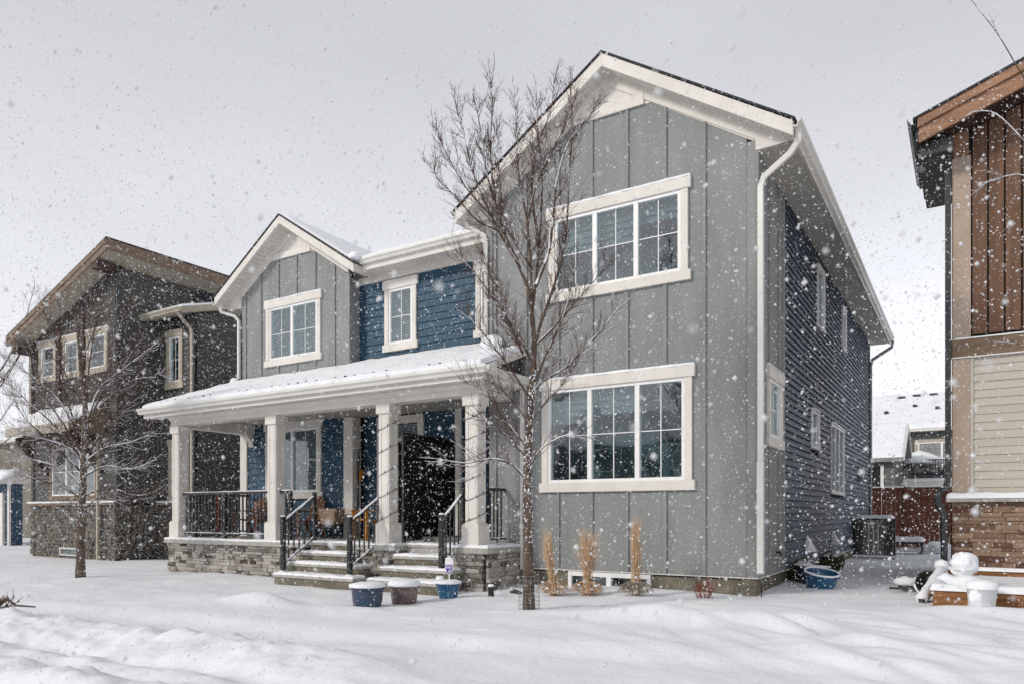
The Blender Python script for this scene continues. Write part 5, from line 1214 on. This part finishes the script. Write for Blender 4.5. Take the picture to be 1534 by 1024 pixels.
# snow capped garden ornament on the corner of the bed
T = Thing('garden_ornament', 'round snow capped garden ornament sitting on the planter bed corner', 'ornament', (2.55, .35, .22))
ox, oy = 2.50, .30
T.part('base_snow', MB().blob((ox, oy, .26), .20, .16, .11, 3, .3), M['snow'], smooth=True)
T.part('base_snow', MB().blob((ox-.22, oy+.05, .27), .13, .12, .10, 5, .3), M['snow'], smooth=True)
T.part('neck', MB().tube([(ox-.03, oy, .3), (ox-.02, oy, .42)], [.10, .085], 12), M['plastic_white'], smooth=True)
T.part('head', MB().blob((ox-.03, oy, .50), .155, .14, .15, 7, .28, 28, 18, 2.2), M['snow'], smooth=True)
T.part('brim', MB().lathe([(.0, -.012), (.08, -.018), (.135, -.005), (.13, .02), (.08, .03), (0, .03)], (ox-.03, oy, .43), 24), M['plastic_white'], smooth=True)
T.part('ear', MB().blob((ox-.005, oy-.11, .54), .05, .04, .075, 9, .2), M['snow'], smooth=True)
def bucket(x, y, r, h, label, seed):
    z = gz(x, y)-.03; T = Thing('bucket', label, 'bucket', (x, y, z))
    mb = MB().lathe([(0, 0), (r*.82, 0), (r*.86, .01), (r, h*.9), (r*1.05, h*.91), (r*1.05, h), (r*.95, h)], (x, y, z), 28)
    T.part('body', mb, M['plastic_white'], smooth=True)
    q = MB().lathe([(r*1.07, h-.02), (r*1.10, h+.01), (r*.98, h+.05), (r*.5, h+.075), (0, h+.08)], (x, y, z), 28); T.part('snow_cover', q, M['snow'], smooth=True)
    T.part('snow_crust', MB().blob((x-r*.35, y-r*.75, z+h*.55), r*.5, r*.3, h*.4, seed, .4), M['snow'], smooth=True)
bucket(2.64, -.92, .145, .24, 'white snow crusted bucket in front of the cedar planter', 3)
bucket(3.02, -.35, .11, .20, 'white snow crusted bucket cut off by the right photo edge', 6)
# downspout extension leaning, with snow
T = Thing('downspout_extension', 'snow covered pipe sloping from the black downspout to the ground', 'drain pipe', (2.12, .8, 0))
pa, pb = Vector((2.19, 2.85, .30)), Vector((2.02, -.02, .03))
pa = Vector((2.20, 1.2, .33))
T.part('pipe', MB().tube([pa, pb], .055, 4, rot=R(45)), M['black_metal'])
T.part('pipe', MB().tube([(2.19, 3.0, .30), (2.2, 1.2, .33)], .05, 4, rot=R(45)), M['black_metal'])
d = (pb-pa).normalized(); T.part('snow_cover', MB().tube([pa+d*t+Vector((0, 0, .045)) for t in np.linspace(0, (pb-pa).length, 9)], [.05, .062, .058, .066, .06, .058, .066, .06, .07], 10), M['snow'], smooth=True)
T.part('snow_cover', MB().blob((2.2, 1.25, .42), .09, .1, .08, 4), M['snow'], smooth=True)
# wheelbarrow on its side
T = Thing('wheelbarrow', 'overturned wheelbarrow with black tray and snow behind the pipe', 'wheelbarrow', (1.9, 1.3, 0))
dm = MB().lathe([(0, .0), (.07, .01), (.135, .05), (.17, .13), (.175, .14), (.165, .14), (.12, .07), (0, .03)], (0, 0, 0), 26)
mt = Matrix.Rotation(R(-60), 4, 'X') @ Matrix.Rotation(R(0), 4, 'Y')
def xf(mb, m, off): mb.v = [tuple((m @ Vector(p))+Vector(off)) for p in mb.v]; return mb
mtray = Matrix.Rotation(R(18), 4, 'Z') @ Matrix.Rotation(R(75), 4, 'X')
T.part('tray', xf(dm, mtray, (2.02, 1.12, .15)), M['black_metal'], smooth=True)
T.part('snow_cover', MB().tube([tuple(mtray @ Vector((.175*math.cos(t), .175*math.sin(t), .12))+Vector((2.02, 1.13, .15))) for t in [math.pi*k/12+math.pi*1.02 for k in range(12)]], .022, 6), M['snow'], smooth=True)
T.part('handle', MB().tube([(1.55, 1.35, .06), (1.95, 1.25, .08)], .018, 6), M['iron'])
T.part('handle', MB().tube([(1.98, 1.5, .3), (2.0, 1.35, .1)], .018, 6), M['iron'])
T.part('wheel', MB().lathe([(.09, -.03), (.12, -.02), (.12, .02), (.09, .03)], (1.76, 1.62, .07), 18), M['iron'], smooth=True)
T.part('snow_cover', MB().blob((1.74, 1.6, .14), .16, .13, .07, 2, .3), M['snow'], smooth=True); T.part('snow_cover', MB().blob((1.9, 1.68, .13), .12, .13, .08, 5, .3), M['snow'], smooth=True)

# ------------------------------------------------------------------ falling snow
def falling():
    rs = np.random.RandomState(4)
    def pts(x0, x1, y0, y1, z0, z1, dens):
        n = int((x1-x0)*(y1-y0)*(z1-z0)*dens); return np.stack([rs.uniform(x0, x1, n), rs.uniform(y0, y1, n), rs.uniform(z0, z1, n)], 1)
    P = np.concatenate([pts(-9, 5, -9.9, 0, -.1, 7, 140), pts(-16, -9, -7, 1, -.1, 7, 85), pts(-24, -16, -7, 2, -.1, 8, 35), pts(-14, 5, -9.5, 1, 7, 11, 16), pts(0.1, 2.25, 0, 17, 0, 7, 45), pts(-9, 5, -14, -9.9, -.1, 7, 14), pts(.6, 6, 5, 33, 0, 12, 3), pts(-30, 6, 10, 30, 9, 20, 1.2), pts(-40, -22, -4, 6, 0, 9, 3)])
    x, y, z = P[:, 0], P[:, 1], P[:, 2]
    ins = ((x > -4.6) & (x < 0.05) & (y > -.05) & (y < 14) & (z < 8)) | ((x > -12.5) & (x < -4) & (y > -.95) & (z < 3.3)) | ((x > -12.5) & (x < -4.4) & (y > 1.05) & (z < 8)) | ((x > 2.28) & (y > 3.15) & (z < 8)) | ((x < -18) & (y > 1.15) & (z < 9))
    dc = np.sqrt((x-CX)**2+(y-CY)**2+(z-CZ)**2)
    P = P[(~ins) & (dc > .55)]; n = len(P)
    r = np.clip(np.exp(rs.normal(math.log(.0031), .48, n)), .0013, .0105)
    o = np.array([(1, 0, 0), (-1, 0, 0), (0, 1, 0), (0, -1, 0), (0, 0, 1.1), (0, 0, -1.1)])
    q = rs.normal(0, .28, (n, 2)); V = P[:, None, :]+o[None]*r[:, None, None]
    V[:, 4, 0] += r*q[:, 0]*.8; V[:, 5, 0] -= r*q[:, 1]*.8; V[:, 4, 1] += r*q[:, 1]; V[:, 5, 1] -= r*q[:, 1]
    f = np.array([(0, 2, 4), (2, 1, 4), (1, 3, 4), (3, 0, 4), (2, 0, 5), (1, 2, 5), (3, 1, 5), (0, 3, 5)])
    Fc = (np.arange(n)[:, None, None]*6+f[None]).reshape(-1)
    me = bpy.data.meshes.new('falling_snow'); me.vertices.add(n*6); me.vertices.foreach_set('co', V.reshape(-1).astype(np.float32))
    me.loops.add(n*24); me.loops.foreach_set('vertex_index', Fc.astype(np.int32)); me.polygons.add(n*8)
    me.polygons.foreach_set('loop_start', (np.arange(n*8)*3).astype(np.int32)); me.update(calc_edges=True)
    m = bpy.data.materials.new('snowflake'); m.use_nodes = True; b = m.node_tree.nodes['Principled BSDF']; b.inputs['Base Color'].default_value = (.74, .75, .77, 1); b.inputs['Roughness'].default_value = 1; b.inputs['Specular IOR Level'].default_value = 0
    me.materials.append(m); me.shade_smooth(); o_ = bpy.data.objects.new('falling_snow', me); COL.objects.link(o_); o_['kind'] = 'stuff'; o_['label'] = 'snowflakes falling through the air all over the street'; print('flakes', n)
falling()

# ------------------------------------------------------------------ across the street, mirrored in the front windows
for i, (x0, x1, zw, wm, lab) in enumerate(((-40, -27, 5.6, 'far_taupe', 'taupe house across the street, reflected in the left windows'), (-22, -10, 5.9, 'dark_lap', 'dark house across the street, reflected in the big front windows'), (-6, 5, 5.5, 'beige', 'beige house across the street behind the viewer'))):
    T, r_ = far_house('opposite_house', lab, x0, x1, -46, zw, 11, .5, wm, (x0, -46, 0), group=None)
    for wx in (x0+2, x0+6.5):
        for wz in (1.2, 3.9):
            wf = T.part('window', MB().box(wx-.1, wx+2.3, -34.99, -34.93, wz-.1, wz+1.5), M['trim']); T.part('pane', MB().box(wx, wx+2.2, -34.93, -34.91, wz, wz+1.4), M['core'], wf)
